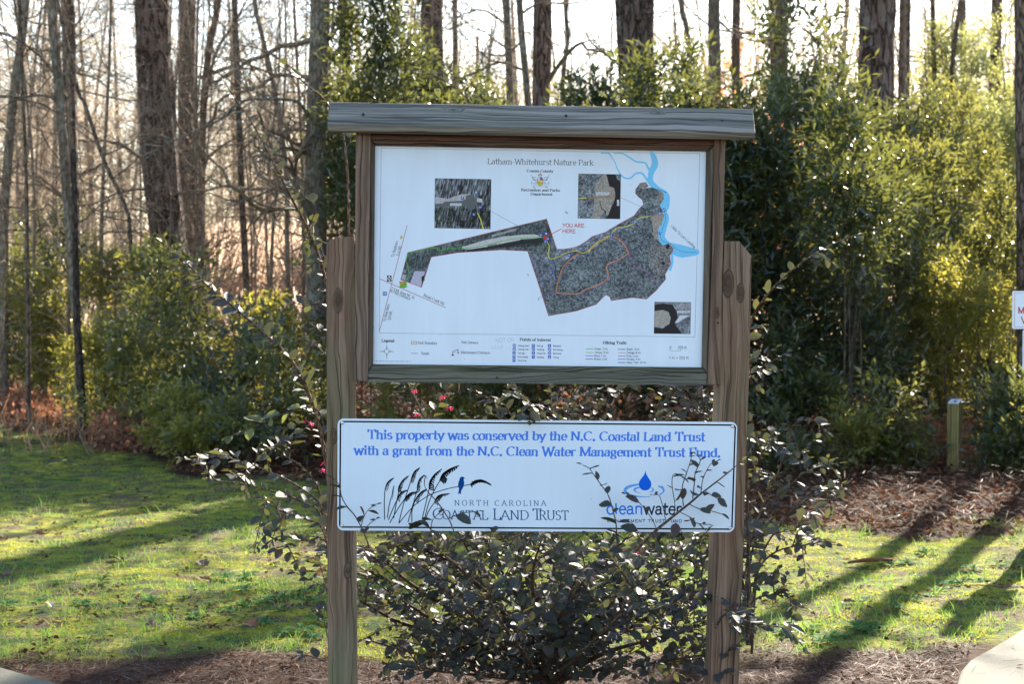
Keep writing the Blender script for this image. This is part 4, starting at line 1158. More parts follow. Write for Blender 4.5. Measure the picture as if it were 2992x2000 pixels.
moss = gk.ramp(n_f, [(.3, (.10, .10, .01)), (.52, (.24, .24, .025)), (.72, (.38, .36, .06))])
grass_c = gk.ramp(n_f, [(.3, (.025, .045, .012)), (.6, (.075, .11, .03)), (.8, (.13, .15, .06))])
lawn = gk.mix(gk.ramp(n_m, [(.44, (0, 0, 0)), (.6, (1, 1, 1))]), moss, grass_c)
bare = gk.ramp(n_f, [(.3, (.045, .03, .02)), (.7, (.16, .11, .075))])
lawn = gk.mix(gk.ramp(gk.noise(co, 3.1, 5, .7), [(.50, (0, 0, 0)), (.60, (.9, .9, .9))]), lawn, bare)
litc = gk.ramp(n_x, [(.3, (.018, .01, .007)), (.5, (.055, .028, .018)), (.7, (.12, .065, .042))])
strc = gk.ramp(n_x, [(.3, (.018, .01, .007)), (.5, (.058, .028, .018)), (.72, (.12, .065, .042))])
farc = gk.ramp(n_l, [(.35, (.17, .11, .075)), (.65, (.42, .29, .19))])
c = gk.mix(za.outputs[0], lawn, litc)
c = gk.mix(za.outputs[1], c, strc)
c = gk.mix(za.outputs[2], c, farc)
h = gk.math('ADD', n_f, gk.math('MULTIPLY', n_x, .5))
gmat = gk.finish(gk.principled(c, .95, .1, gk.bump(h, .8, .03)))
gme = mb.mesh('ground', gmat, smooth=True)
ca = gme.color_attributes.new('zone', 'FLOAT_COLOR', 'POINT')
far = np.clip((Y - 30) / 8, 0, 1)
ca.data.foreach_set('color', np.stack([lit, straw, far, np.ones_like(X)], 1).astype(np.float32).ravel())
ground = part('ground', gme); ground['kind'] = 'structure'
def gz(x, y):
    return float(height(np.array([x]), np.array([y]))[0])

# concrete paths in the two lower corners (slabs with a real edge)
kc = NT('concrete')
co = kc.coords('Object')
f1 = kc.noise(co, 180, 4, .7); f2 = kc.noise(co, 3, 4, .6)
cc = kc.mix(kc.ramp(f1, [(.35, (0, 0, 0)), (.7, (1, 1, 1))]), (.085, .08, .062), (.15, .14, .112))
cc = kc.mix(kc.ramp(f2, [(.4, (0, 0, 0)), (.65, (.7, .7, .7))]), cc, (.10, .10, .065))
cmat = kc.finish(kc.principled(cc, .9, .2, kc.bump(f1, .35, .004)))
def path_slab(pix, z=.055):
    top = [on_ground(x, y, z) for x, y in pix]
    V = [tuple(p) for p in top] + [(p.x, p.y, z - .15) for p in top]
    n = len(top)
    me = bpy.data.meshes.new('path'); me.from_pydata(V, [], [list(range(n)), [n + i for i in range(n)][::-1]] + [[i, n + i, n + (i + 1) % n, (i + 1) % n] for i in range(n)])
    me.materials.append(cmat); me.update(); bm_fix(me)
    o = part('path', me); o['kind'] = 'structure'
    b = o.modifiers.new('edge', 'BEVEL'); b.width = .012; b.segments = 2
    return o
path_slab([(2175, 1640), (2185, 1600), (2192, 1566), (2200, 1538), (2222, 1512), (2262, 1490), (2310, 1462), (2350, 1436), (2420, 1400), (2560, 1350), (3300, 1350), (3300, 4200), (2175, 4200)])
path_slab([(-900, 1400), (-300, 1455), (-60, 1513), (0, 1528), (60, 1545), (140, 1568), (300, 1630), (480, 1740), (620, 1880), (680, 2100), (1700, 2100), (1800, 1900), (1950, 1760), (2174, 1640), (2174, 4200), (-900, 4200)])
# low mound edges hide nothing: the slabs are seated in the soil

# ---------------------------------------------------------------- ground cover (uncountable: stuff)
def scatter_xy(n, xr=(-7.5, 8.0), yr=(7.6, 22.0), power=1.5):
    """denser nearer the viewer, inside the viewed wedge and a little beyond"""
    u = RNG.random(n)
    y = yr[0] * (yr[1] / yr[0]) ** (u ** (1 / 1.0))
    x = (RNG.random(n) * 2 - 1) * (y * .30 + .8)
    return x, y
def on_path(x, y):
    px, py = to_px(x, y)
    r = (px > 2170) & (py > np.interp(px, [2170, 2200, 2262, 2350, 2560, 2900], [1640, 1528, 1484, 1430, 1345, 1345]))
    l = (px < 330) & (py > np.interp(px, [-700, -300, 0, 140, 330], [1395, 1450, 1522, 1562, 1640]))
    return r | l
def blades(n, keep, hmin, hmax, w, mat, name, lean=.5, yr=(7.0, 22.0), curl=True):
    x, y = scatter_xy(n, yr=yr)
    lit, straw, nz, nz2 = zones(x, y)
    k = keep(x, y, lit, straw, nz, nz2) & ~on_path(x, y)
    x, y = x[k], y[k]; m = len(x)
    z = height(x, y)
    L = hmin + (hmax - hmin) * RNG.random(m) ** 1.6
    a = RNG.random(m) * 2 * np.pi; ln = RNG.random(m) * lean + .1
    d = np.stack([np.cos(a) * ln, np.sin(a) * ln, np.ones(m)], 1); d /= np.linalg.norm(d, axis=1)[:, None]
    b = RNG.random(m) * np.pi
    s = np.stack([np.cos(b), np.sin(b), np.zeros(m)], 1) * (w * (.6 + .8 * RNG.random(m)))[:, None]
    p = np.stack([x, y, z - .004], 1)
    mid = p + d * (L * .55)[:, None]; tip = p + d * L[:, None] + np.stack([np.cos(a), np.sin(a), np.zeros(m)], 1) * (L * .25)[:, None]
    V = np.stack([p - s * .5, p + s * .5, mid + s * .38, mid - s * .38, tip], 1).reshape(-1, 3)
    i = np.arange(m)[:, None] * 5
    mb = MB(); mb.add(V, (np.hstack([i, i + 1, i + 2, i + 3]), np.hstack([i + 3, i + 2, i + 4])))
    o = part(name, mb, mat); o['kind'] = 'stuff'
    return o
m_moss = leaf_material('moss', [(0, (.15, .165, .014)), (.5, (.22, .235, .02)), (1, (.29, .295, .035))], (.44, .47, .05), .42, .7, .2)
m_grass = leaf_material('grass_blades', [(0, (.035, .075, .02)), (.5, (.08, .15, .04)), (.85, (.14, .2, .07)), (1, (.3, .26, .13))], (.25, .42, .06), .4, .6, .2)
m_dry = leaf_material('dry_stems', [(0, (.10, .055, .03)), (.5, (.22, .13, .08)), (1, (.42, .29, .2))], (.5, .25, .1), .3, .6, .3)
blades(230000, lambda x, y, l, s, a, b: (l + s < .55) & (fbm(np.stack([x * 1.9, y * 1.9, x * 0], 1), 3, 14) < .12) & (fbm(np.stack([x * 3.2, y * 3.2, x * 0], 1), 3, 33) < .10), .008, .024, .006, m_moss, 'moss', .9)
blades(90000, lambda x, y, l, s, a, b: (l + s < .6) & (fbm(np.stack([x * 1.9, y * 1.9, x * 0], 1), 3, 14) > .02), .015, .055, .0045, m_grass, 'lawn_grass', .8)
blades(16000, lambda x, y, l, s, a, b: (l + s < .6) & (fbm(np.stack([x * 2.6, y * 2.6, x * 0], 1), 2, 19) > .22), .04, .11, .005, m_grass, 'lawn_grass', .5)

def flat_bits(n, keep, lmin, lmax, wr, mat, name, tilt=.35, yr=(7.0, 24.0), lift=.012, extra=0.0):
    """needles or dead leaves lying every way"""
    x, y = scatter_xy(n, yr=yr)
    lit, straw, nz, nz2 = zones(x, y)
    k = keep(x, y, lit, straw, nz, nz2) & ~(on_path(x, y) & (RNG.random(len(x)) > .02))
    x, y = x[k], y[k]; m = len(x)
    z = height(x, y) + RNG.random(m) * lift + .002 + RNG.random(m) ** 3 * extra
    z = np.where(on_path(x, y), .062, z)
    L = lmin + (lmax - lmin) * RNG.random(m)
    a = RNG.random(m) * 2 * np.pi; t = (RNG.random(m) - .5) * 2 * tilt
    d = np.stack([np.cos(a) * np.cos(t), np.sin(a) * np.cos(t), np.sin(t)], 1)
    r = (RNG.random(m) - .5) * 2 * tilt
    s = np.stack([-np.sin(a), np.cos(a), r], 1); s *= (L * wr * (.6 + .7 * RNG.random(m)))[:, None] * .5
    p = np.stack([x, y, z], 1)
    up = np.zeros((m, 3)); up[:, 2] = L * (.05 + .22 * RNG.random(m)) * min(1.0, wr * 1.6)
    V = np.stack([p - d * (L * .5)[:, None], p + s, p + d * (L * .5)[:, None] + up * .6, p - s + up], 1).reshape(-1, 3)
    i = np.arange(m)[:, None] * 4
    mb = MB(); mb.add(V, np.vstack([np.hstack([i, i + 1, i + 2]), np.hstack([i, i + 2, i + 3])]))
    o = part(name, mb, mat); o['kind'] = 'stuff'
    return o
m_straw = leaf_material('pine_straw', [(0, (.018, .008, .005)), (.4, (.05, .022, .012)), (.8, (.12, .058, .034)), (1, (.28, .175, .12))], (.2, .1, .05), .1, .7, .14)
m_dead = leaf_material('dead_leaves', [(0, (.018, .008, .005)), (.4, (.045, .020, .011)), (.8, (.085, .038, .021)), (1, (.20, .11, .07))], (.4, .16, .07), .15, .95, .03)
flat_bits(110000, lambda x, y, l, s, a, b: (s > .35) | (RNG.random(len(x)) < .06), .05, .14, .022, m_straw, 'pine_straw', .25, yr=(7.0, 11.5))
flat_bits(22000, lambda x, y, l, s, a, b: (s > .3), .012, .032, .45, m_dead, 'leaf_litter', .5, yr=(7.0, 11.5))
flat_bits(80000, lambda x, y, l, s, a, b: (l > .4), .02, .06, .5, m_dead, 'leaf_litter', .6, yr=(10.5, 27.0), lift=.05, extra=.05)
flat_bits(50000, lambda x, y, l, s, a, b: (l > .35), .08, .18, .035, m_straw, 'pine_straw', .5, yr=(10.5, 24.0), lift=.06, extra=.12)
flat_bits(34000, lambda x, y, l, s, a, b: (l + s < .5) & (fbm(np.stack([x * 3.2, y * 3.2, x * 0], 1), 3, 33) > .02), .012, .04, .5, m_dead, 'lawn_litter', .4)

# fallen leaves that can be told apart on the lawn
def dead_leaf_mesh(seed, L=1.0):
    r = random.Random(seed)
    pts = [(0, 0)]; n = 9
    out = []
    for i in range(n):
        t = i / (n - 1); out.append((t, .28 * math.sin(math.pi * t) ** .8 * (1.25 if i % 2 else .75)))
    V = [(t * L, w * L, .06 * L * math.sin(5 * t) + w * L * .5) for t, w in out] + [(t * L, -w * L, .06 * L * math.sin(4 * t + 1) + w * L * .3) for t, w in out] + [(t * L, 0, .03 * math.sin(6 * t) * L) for t, w in out]
    F = []
    for i in range(n - 1):
        F.append([2 * n + i, 2 * n + i + 1, i + 1, i]); F.append([n + i, n + i + 1, 2 * n + i + 1, 2 * n + i])
    me = bpy.data.meshes.new('fallen_leaf'); me.from_pydata(V, [], F); me.materials.append(m_fall[seed % 3]); me.update()
    return me
m_fall = [plain('fallen_leaf_brown', (.13, .06, .04), .6, .3, var=.4, scale=3), plain('fallen_leaf_tan', (.32, .22, .14), .6, .3, var=.3, scale=3), plain('fallen_leaf_russet', (.22, .07, .035), .55, .3, var=.3, scale=3)]
dl = [dead_leaf_mesh(i) for i in range(3)]
spots = [(455, 1297, .11, 0, 'dark brown curled leaf lying on the sunlit moss left of the post'), (485, 1342, .08, 2, 'small russet leaf in the sunlit lawn'), (357, 1265, .06, 0, 'brown leaf on the shaded lawn strip'), (560, 1442, .10, 2, 'orange-brown leaf standing among green weeds'),
         (30, 1320, .07, 0, 'dark leaf at the left edge of the lawn'), (250, 1290, .08, 0, 'brown leaf in the long shadow'), (640, 1300, .07, 1, 'pale tan leaf near the left post'), (2015, 1253, .05, 1, 'small pale leaf by the stick'), (1960, 1415, .07, 0, 'dark leaf in the post shadow'),
         (2110, 1330, .05, 1, 'tan leaf on bright moss right'), (690, 1285, .06, 2, 'red brown leaf close to the left post'), (120, 1405, .07, 1, 'tan leaf beside weeds lower left'), (330, 1450, .08, 0, 'dark leaf lower left among grass'), (80, 1230, .06, 2, 'russet leaf on far left lawn'), (2240, 1390, .05, 0, 'dark chip near the concrete path')]
for i, (x, y, L, k, lab) in enumerate(spots):
    p = on_ground(x, y)
    o = bpy.data.objects.new('fallen_leaf', dl[k]); link(o)
    o.location = (p.x, p.y, gz(p.x, p.y) + .012); o.scale = (L, L, L)
    o.rotation_euler = (random.uniform(-.5, .5), random.uniform(-.3, .2), random.uniform(0, 6.28))
    tag(o, lab, 'leaf', 'fallen leaves on the lawn')
# stick on the moss, right
p = on_ground(1996, 1292); 
mb = MB(); q = [Vector((p.x - .13, p.y - .04, gz(p.x, p.y) + .022)), Vector((p.x - .04, p.y, gz(p.x, p.y) + .030)), Vector((p.x + .06, p.y + .02, gz(p.x, p.y) + .03)), Vector((p.x + .12, p.y + .04, gz(p.x, p.y) + .026))]
q = [q[0]] + q[1:3] + [q[3]]
mb.tube(q, [.007, .011, .010, .008], 8)
tag(part('fallen_stick', mb, plain('stick_bark', (.16, .065, .035), .9, .1, var=.7, scale=60), smooth=True), 'short reddish-brown broken stick lying on bright moss', 'stick')

# broad-leaved weeds, one rosette each
def rosette(seed):
    r = random.Random(seed); mb = MB()
    n = r.randint(8, 12)
    for i in range(n):
        a = i / n * 6.283 * 1.62 + r.uniform(-.3, .3); L = r.uniform(.6, 1.0); w = L * r.uniform(.26, .36); e = r.uniform(.25, .8)
        ca_, sa_ = math.cos(a), math.sin(a)
        V = []
        for t, ww in ((0, .12), (.35, .7), (.7, 1.0), (.9, .6), (1.0, 0.05)):
            h = e * L * .5 * math.sin(t * 2.4) ; 
            for sd_ in (-1, 0, 1):
                V.append((ca_ * L * t - sa_ * w * .5 * ww * sd_, sa_ * L * t + ca_ * w * .5 * ww * sd_, h + (.05 * abs(sd_) * ww)))
        F = []
        for k in range(4):
            for c in range(2):
                b0 = k * 3 + c; F.append([b0, b0 + 1, b0 + 4, b0 + 3])
        mb.add(V, np.array(F))
    return mb.mesh('weed_rosette', m_weed, smooth=True)
m_weed = leaf_material('weed_leaves', [(0, (.03, .085, .03)), (.5, (.055, .14, .045)), (1, (.10, .19, .06))], (.12, .3, .06), .22, .85, .04)
rs = [rosette(i) for i in range(4)]
wr = [(690, 1375), (650, 1385), (600, 1392), (560, 1372), (515, 1330), (480, 1395), (560, 1400), (525, 1410), (640, 1420), (705, 1400), (730, 1370), (610, 1445), (690, 1465), (660, 1470), (720, 1480), (735, 1440), (420, 1385), (390, 1400), (350, 1390), (450, 1425), (190, 1395), (210, 1400), (165, 1310), (60, 1305), (130, 1340), (300, 1330), (230, 1345), (90, 1380), (20, 1400), (560, 1325), (600, 1340),
      (2180, 1345), (2200, 1350), (2160, 1350), (2150, 1370), (2130, 1385), (2240, 1350), (2230, 1310), (1900, 1480), (1920, 1475), (1880, 1490), (1860, 1470), (1820, 1455), (1790, 1475), (2080, 1290), (2040, 1295), (2100, 1400), (2060, 1420), (2010, 1455), (1960, 1460), (2120, 1270), (1980, 1390), (2140, 1225), (1990, 1470), (2290, 1290)]
ORD = 'nearest second third fourth fifth sixth seventh eighth ninth tenth eleventh twelfth thirteenth fourteenth fifteenth sixteenth seventeenth eighteenth nineteenth twentieth'.split()
ORD += ['twenty-' + w for w in 'first second third fourth fifth sixth seventh eighth ninth'.split()] + ['thirtieth', 'thirty-first', 'thirty-second', 'thirty-third']
wleft = sorted([i for i in range(len(wr)) if wr[i][0] < 1000], key=lambda i: -wr[i][0]); wright = sorted([i for i in range(len(wr)) if wr[i][0] >= 1000], key=lambda i: wr[i][0])
for i, (x, y) in enumerate(wr):
    p = on_ground(x + i * .01, y + random.uniform(-3, 3))
    o = bpy.data.objects.new('weed_rosette', rs[i % 4]); link(o)
    s = random.uniform(.05, .095)
    o.location = (p.x, p.y, gz(p.x, p.y) + .004); o.scale = (s, s, s * random.uniform(.7, 1.2)); o.rotation_euler = (0, 0, random.uniform(0, 6.28))
    left = x < 1000
    rank = ORD[(wleft if left else wright).index(i)]
    tag(o, ('%s green weed rosette in the lawn, counted leftward from the left post' if left else '%s green weed rosette in the moss, counted rightward from the right post') % rank, 'weed', 'weeds left of the board' if left else 'weeds right of the board')
# ---------------------------------------------------------------- barks
bk_pine = bark_material('pine_bark', (.028, .018, .014), (.125, .08, .06), (.22, .15, .12), 1.0, 1.2, (.2, .19, .17))
bk_brown = bark_material('brown_bark', (.04, .028, .02), (.155, .108, .078), (.25, .185, .14), 2.0, .5)
bk_grey = bark_material('grey_bark', (.075, .06, .044), (.20, .162, .118), (.30, .25, .19), 2.4, .3, (.30, .31, .26))
bk_twig = bark_material('twig_bark', (.10, .07, .048), (.26, .19, .135), (.38, .29, .21), 3.0, .2)
bk_dark = bark_material('dark_bark', (.02, .015, .012), (.065, .045, .035), (.11, .08, .065), 2.0, .4)

def spline(pts, n):
    p = np.array([tuple(q) for q in pts], float)
    out = []
    m = len(p) - 1
    for i in range(m):
        p0 = p[max(i - 1, 0)]; p1 = p[i]; p2 = p[i + 1]; p3 = p[min(i + 2, m)]
        k = max(2, int(n / m))
        for t in np.linspace(0, 1, k, endpoint=False):
            out.append(.5 * (2 * p1 + (p2 - p0) * t + (2 * p0 - 5 * p1 + 4 * p2 - p3) * t * t + (3 * p1 - p0 - 3 * p2 + p3) * t ** 3))
    out.append(p[-1])
    return np.array(out)

def twiggy(mb, start, direction, length, r0, rnd, depth=3, sides=4, up=.25, wig=.28, kids=6):
    """a branching limb grown from start"""
    n = max(4, int(length / .16)) if depth > 1 else 4
    n = min(n, 12)
    p = np.array(start, float); d = np.array(direction, float); d /= np.linalg.norm(d)
    pts = [p.copy()]; dirs = [d.copy()]
    for i in range(n):
        d = d + np.array([rnd.gauss(0, wig), rnd.gauss(0, wig), rnd.gauss(0, wig) + up * .3])
        d /= np.linalg.norm(d)
        p = p + d * length / n
        pts.append(p.copy()); dirs.append(d.copy())
    rad = np.linspace(r0, r0 * .3, n + 1)
    mb.tube(pts, rad, sides if r0 > .006 else 3, cap=False)
    if depth > 0:
        for _ in range(kids):
            i = rnd.randint(max(1, n // 5), n)
            dd = dirs[i] + np.array([rnd.gauss(0, .75), rnd.gauss(0, .75), rnd.gauss(0, .5) + up])
            twiggy(mb, pts[i], dd, length * rnd.uniform(.35, .6), max(.0022, rad[i] * .6), rnd, depth - 1, sides, up, wig, max(2, kids - 2))

def make_tree(name, label, cat, path, width, d, mat, group=None, limbs=(), rand_limbs=0, top=9.5, seed=1, rough=.05, flare=1.35, limb_len=1.6, limb_z=(1.8, 6.0), taper=.72, side_y=None):
    """path in view coordinates from low to high; the trunk runs on down to the ground and up out of the picture"""
    rnd = random.Random(seed)
    P = [at_depth(x, y, d) for x, y in path]
    a, b = P[0], P[min(1, len(P) - 1)]
    sl = (b - a) / max(.3, (b.z - a.z)) if len(P) > 1 else Vector((0, 0, 1))
    base = a - sl * (a.z + .12) * .6 ; base.z = -.12; base.y = a.y
    low = a.copy()
    e, f = P[-1], P[-2]
    sl2 = (e - f) / max(.3, (e.z - f.z)); sl2.x *= .6
    tops = []
    z = e.z
    while z < top:
        z += 1.6; q = tops[-1] if tops else e
        tops.append(Vector((q.x + sl2.x * 1.6 + rnd.uniform(-.08, .08), q.y + rnd.uniform(-.1, .1), z)))
    chain = [base] + P + tops
    zs = np.array([c.z for c in chain])
    pts = spline(chain, max(36, len(chain) * 8))
    r0 = width * S * d / FPX / 2
    rad = r0 * (1 - (1 - taper) * np.clip((pts[:, 2] - 0) / top, 0, 1) ** 1.1) * (1 + (flare - 1) * np.exp(-np.clip(pts[:, 2] + .1, 0, 9) / .35))
    sides = 22 if r0 > .1 else (12 if r0 > .04 else 7)
    ang = np.linspace(0, 2 * np.pi, sides, endpoint=False)
    q = np.stack([np.repeat(np.cos(ang)[None, :] * 2.2, len(pts), 0).ravel(), np.repeat(np.sin(ang)[None, :] * 2.2, len(pts), 0).ravel(), np.repeat(pts[:, 2][:, None] * .8, sides, 1).ravel()], 1)
    ripple = 1 + rough * fbm(q * 1.7, 3, seed).reshape(len(pts), sides) * 1.6
    if rough > .06:
        qq = q.copy(); qq[:, 2] *= .3
        ripple = ripple + .045 * np.sign(vnoise(qq * 4.5, seed + 5)).reshape(len(pts), sides)
    mb = MB(); mb.tube(pts, rad, sides, ripple=ripple)
    t = thing(name, label, cat, (base.x, base.y, 0), group)
    part('trunk', mb, mat, t, smooth=rough < .06)
    def r_at(z): return float(np.interp(z, pts[:, 2], rad))
    for lp, lw in limbs:
        L = [at_depth(x, y, d) for x, y in lp]
        for i, v in enumerate(L): v.y += rnd.uniform(-.12, .12) * (i > 0) - (.15 * i if side_y is None else side_y * i)
        lb = MB(); sp = spline(L, 22); n = len(sp)
        lr = lw * S * d / FPX / 2
        lb.tube(sp, np.linspace(lr, lr * .35, n), 7, cap=False)
        for k in range(10):
            i = rnd.randint(3, n - 1); dd = sp[i] - sp[max(i - 2, 0)]; dd = dd / (np.linalg.norm(dd) + 1e-6) + np.array([rnd.gauss(0, .6), rnd.gauss(0, .5), rnd.gauss(.25, .5)])
            twiggy(lb, sp[i], dd, rnd.uniform(.4, 1.1), lr * .38, rnd, 2, 4, .2, .3, 4)
        part('branch', lb, mat if lw > 6 else bk_twig, t, smooth=True)
    if name in ('bare_tree', 'hardwood_tree') and width < 60: rand_limbs += 5
    for k in range(rand_limbs):
        z = rnd.uniform(limb_z[0], limb_z[1] if k % 2 else min(4.6, limb_z[1])); a_ = rnd.uniform(0, 6.283)
        i = int(np.argmin(abs(pts[:, 2] - z)))
        lb = MB(); rr = max(.008, rad[i] * rnd.uniform(.16, .34))
        st = pts[i] + np.array([math.cos(a_), math.sin(a_), 0]) * rad[i] * .7
        twiggy(lb, st, (math.cos(a_), math.sin(a_) * .6, rnd.uniform(.0, .9)), limb_len * rnd.uniform(.7, 1.6), rr, rnd, 3, 5, .12, .3, 5)
        part('branch', lb, mat if r0 < .1 else bk_twig, t, smooth=True)
    return t

TR = [
 # name, label, path, width, d, mat, kw
 ('pine_tree', 'thick furrowed pine trunk rising behind the leafy bush at left, sunlit on its right edge', [(404, 640), (388, 560), (371, 420), (360, 240), (352, 100), (350, 0)], 84, 22.5, bk_pine, dict(rough=.09, top=14, seed=3, rand_limbs=1, limb_z=(7, 10))),
 ('pine_tree', 'straight dark pine trunk just right of the pale curved tree at far left', [(170, 760), (168, 560), (162, 300), (154, 0)], 34, 24, bk_pine, dict(rough=.07, top=14, seed=4, rand_limbs=2, limb_z=(6, 10))),
 ('bare_tree', 'pale grey curved bare tree with long side branches at far left', [(178, 760), (165, 600), (152, 430), (138, 240), (126, 110), (118, 0)], 24, 20.5, bk_grey, dict(seed=5, limbs=[([(140, 240), (112, 222), (60, 226), (-30, 236)], 7), ([(134, 190), (105, 140), (50, 95), (-30, 70)], 7), ([(128, 150), (150, 100), (205, 40), (230, -20)], 5), ([(150, 430), (190, 400), (240, 400)], 5)], rand_limbs=3, limb_len=1.3)),
 ('bare_tree', 'bare tree leaning rightward at the left photo edge', [(8, 700), (10, 500), (28, 250), (48, 100), (58, 0)], 24, 23, bk_grey, dict(seed=6, rand_limbs=5)),
 ('bare_tree', 'slim dark bare stem between the leaning tree and the pale curved tree', [(64, 700), (60, 400), (50, 150), (44, 0)], 10, 21, bk_brown, dict(seed=7, rand_limbs=5, limb_len=1.2)),
 ('bare_tree', 'thin leaning stem crossing left of the thick pine', [(300, 560), (290, 480), (240, 370), (195, 240), (172, 180)], 11, 20, bk_brown, dict(seed=8, rand_limbs=3, top=5, limb_len=1.0)),
 ('bare_tree', 'grey vine-covered trunk directly right of the thick pine', [(440, 700), (432, 450), (428, 200), (430, 0)], 44, 26, bk_brown, dict(seed=9, rand_limbs=4, limb_len=2.0)),
 ('bare_tree', 'forked thin tree second to the right of the thick pine', [(468, 700), (462, 500), (466, 260), (478, 120), (500, 0)], 18, 24, bk_brown, dict(seed=10, limbs=[([(466, 260), (500, 130), (545, 60), (600, -30)], 9)], rand_limbs=3)),
 ('bare_tree', 'straight slender dark trunk midway between thick pine and left post', [(566, 700), (560, 560), (552, 400), (545, 200), (537, 0)], 16, 21, bk_brown, dict(seed=11, rand_limbs=4, limb_len=1.0)),
 ('bare_tree', 'slender trunk leaning left towards its top, right of the dark slender one', [(662, 740), (658, 560), (655, 380), (628, 200), (600, 80), (582, -10)], 12, 21.5, bk_grey, dict(seed=12, rand_limbs=4, limb_len=1.2)),
 ('hardwood_tree', 'broad grey hardwood trunk with crooked limbs just left of the board', [(728, 760), (724, 560), (722, 380), (728, 200), (734, 0)], 52, 19.5, bk_grey, dict(seed=13, limbs=[([(722, 290), (690, 240), (640, 234), (575, 242), (520, 290), (430, 335), (360, 372)], 9), ([(720, 300), (660, 305), (560, 332), (450, 345)], 6), ([(722, 372), (700, 352), (664, 344), (640, 350)], 10), ([(740, 120), (780, 60), (830, 10)], 9), ([(722, 200), (660, 150), (600, 120), (540, 118)], 6)], rand_limbs=5, limb_len=1.6)),
 ('bare_tree', 'brown trunk partly hidden behind the upper left corner of the board', [(798, 760), (796, 400), (790, 120), (786, 0)], 28, 24, bk_brown, dict(seed=14, rand_limbs=4)),
 ('pine_tree', 'reddish double-stemmed pine above the left half of the board roof', [(988, 500), (990, 250), (990, 0)], 54, 27, bk_pine, dict(rough=.07, top=14, seed=15, rand_limbs=2)),
 ('bare_tree', 'thin bare stem right of the reddish double-stemmed pine', [(1042, 500), (1043, 200), (1042, 0)], 14, 28, bk_grey, dict(seed=16, rand_limbs=4)),
 ('bare_tree', 'grey stem immediately left of the dark pine pair above the roof', [(1170, 500), (1168, 200), (1160, 0)], 19, 25, bk_grey, dict(seed=17, rand_limbs=4, limbs=[([(1166, 60), (1110, 30), (1060, 45), (1000, 90)], 6)])),
 ('pine_tree', 'dark pine trunk above the middle of the board roof', [(1236, 500), (1240, 250), (1243, 0)], 44, 23, bk_pine, dict(rough=.07, top=14, seed=18, rand_limbs=1)),
 ('bare_tree', 'pale thin stem crossing in front of the dark middle pine', [(1222, 400), (1205, 180), (1190, 0)], 17, 21.5, bk_grey, dict(seed=19, rand_limbs=3, limbs=[([(1196, 30), (1240, 12), (1310, 18), (1400, 0)], 6), ([(1200, 90), (1150, 130), (1090, 120)], 5)])),
 ('bare_tree', 'forking pale stem right of the dark middle pine', [(1283, 400), (1290, 180), (1300, 90), (1296, 0)], 12, 24, bk_grey, dict(seed=20, rand_limbs=4)),
 ('pine_tree', 'very thick dark pine trunk above the right part of the board roof', [(1478, 420), (1466, 240), (1458, 120), (1452, 0)], 92, 20, bk_pine, dict(rough=.09, top=14, seed=21, rand_limbs=1, limbs=[([(1420, 150), (1360, 110), (1340, 90)], 6), ([(1424, 60), (1470, 40), (1500, -10)], 8)])),
 ('bare_tree', 'crooked thin pale stem between the thick pine and the orange leaves', [(1585, 400), (1580, 160), (1572, 60), (1560, 0)], 14, 26, bk_grey, dict(seed=22, rand_limbs=5)),
 ('hardwood_tree', 'grey trunk in front of the orange-leaved beech', [(1640, 400), (1638, 160), (1636, 0)], 32, 24, bk_grey, dict(seed=23, rand_limbs=3, limbs=[([(1650, 50), (1690, 90), (1760, 110)], 6)])),
 ('bare_tree', 'reddish slim trunk among the orange beech leaves', [(1690, 400), (1686, 160), (1688, 0)], 22, 27, bk_brown, dict(seed=24, rand_limbs=2)),
 ('hardwood_tree', 'brown trunk rising over laurel bushes left of the large right pine', [(1788, 400), (1784, 120), (1780, 0)], 46, 25, bk_brown, dict(seed=25, rand_limbs=2)),
 ('pine_tree', 'large grey furrowed pine standing clear above the laurels right of the board', [(1985, 960), (1992, 700), (2000, 420), (2006, 200), (2010, 0)], 90, 21.5, bk_pine, dict(rough=.09, top=14, seed=26, rand_limbs=1, limb_z=(7, 10))),
 ('bare_tree', 'brown slimmer trunk close behind the large right pine', [(2066, 600), (2070, 260), (2074, 0)], 30, 25, bk_brown, dict(seed=27, rand_limbs=3)),
 ('bare_tree', 'thin stem against the bright sky right of the large pine', [(2150, 500), (2140, 150), (2136, 0)], 13, 27, bk_brown, dict(seed=28, rand_limbs=5)),
 ('bare_tree', 'leaning thin stem second to the right of the large pine', [(2160, 500), (2182, 140), (2200, 0)], 12, 26, bk_brown, dict(seed=29, rand_limbs=4)),
 ('bare_tree', 'hazy slender trunk between thin stems and the dark right trunk', [(2212, 600), (2208, 200), (2206, 0)], 18, 33, bk_brown, dict(seed=30, rand_limbs=4)),
 ('pine_tree', 'dark trunk in sparse glowing foliage near the right edge', [(2270, 600), (2278, 200), (2284, 0)], 28, 31, bk_pine, dict(seed=31, rand_limbs=2, top=14)),
 ('hardwood_tree', 'mossy dark trunk behind the rules signs at the right edge', [(2352, 1050), (2350, 700), (2346, 300), (2342, 0)], 44, 16.7, bk_brown, dict(seed=32, rand_limbs=1, limb_z=(4, 7), taper=.6)),
 ('hardwood_tree', 'bare trunk outside the right edge that throws the broad shadow over the moss', [(2440, 1050), (2436, 700), (2430, 300)], 52, 15.6, bk_brown, dict(seed=35, rand_limbs=1, limb_z=(5, 7), taper=.7)),
 ('dead_stump', 'short dark broken trunk in the bushes at left', [(186, 920), (180, 800), (176, 720)], 20, 19, bk_dark, dict(seed=33, top=1.75, rand_limbs=0)),
]
for nm, lab, path, w, d, m, kw in TR:
    make_tree(nm, lab, 'stump' if nm == 'dead_stump' else 'tree', path, w, d, m, group='tall trees behind the board' if nm != 'dead_stump' else None, **kw)

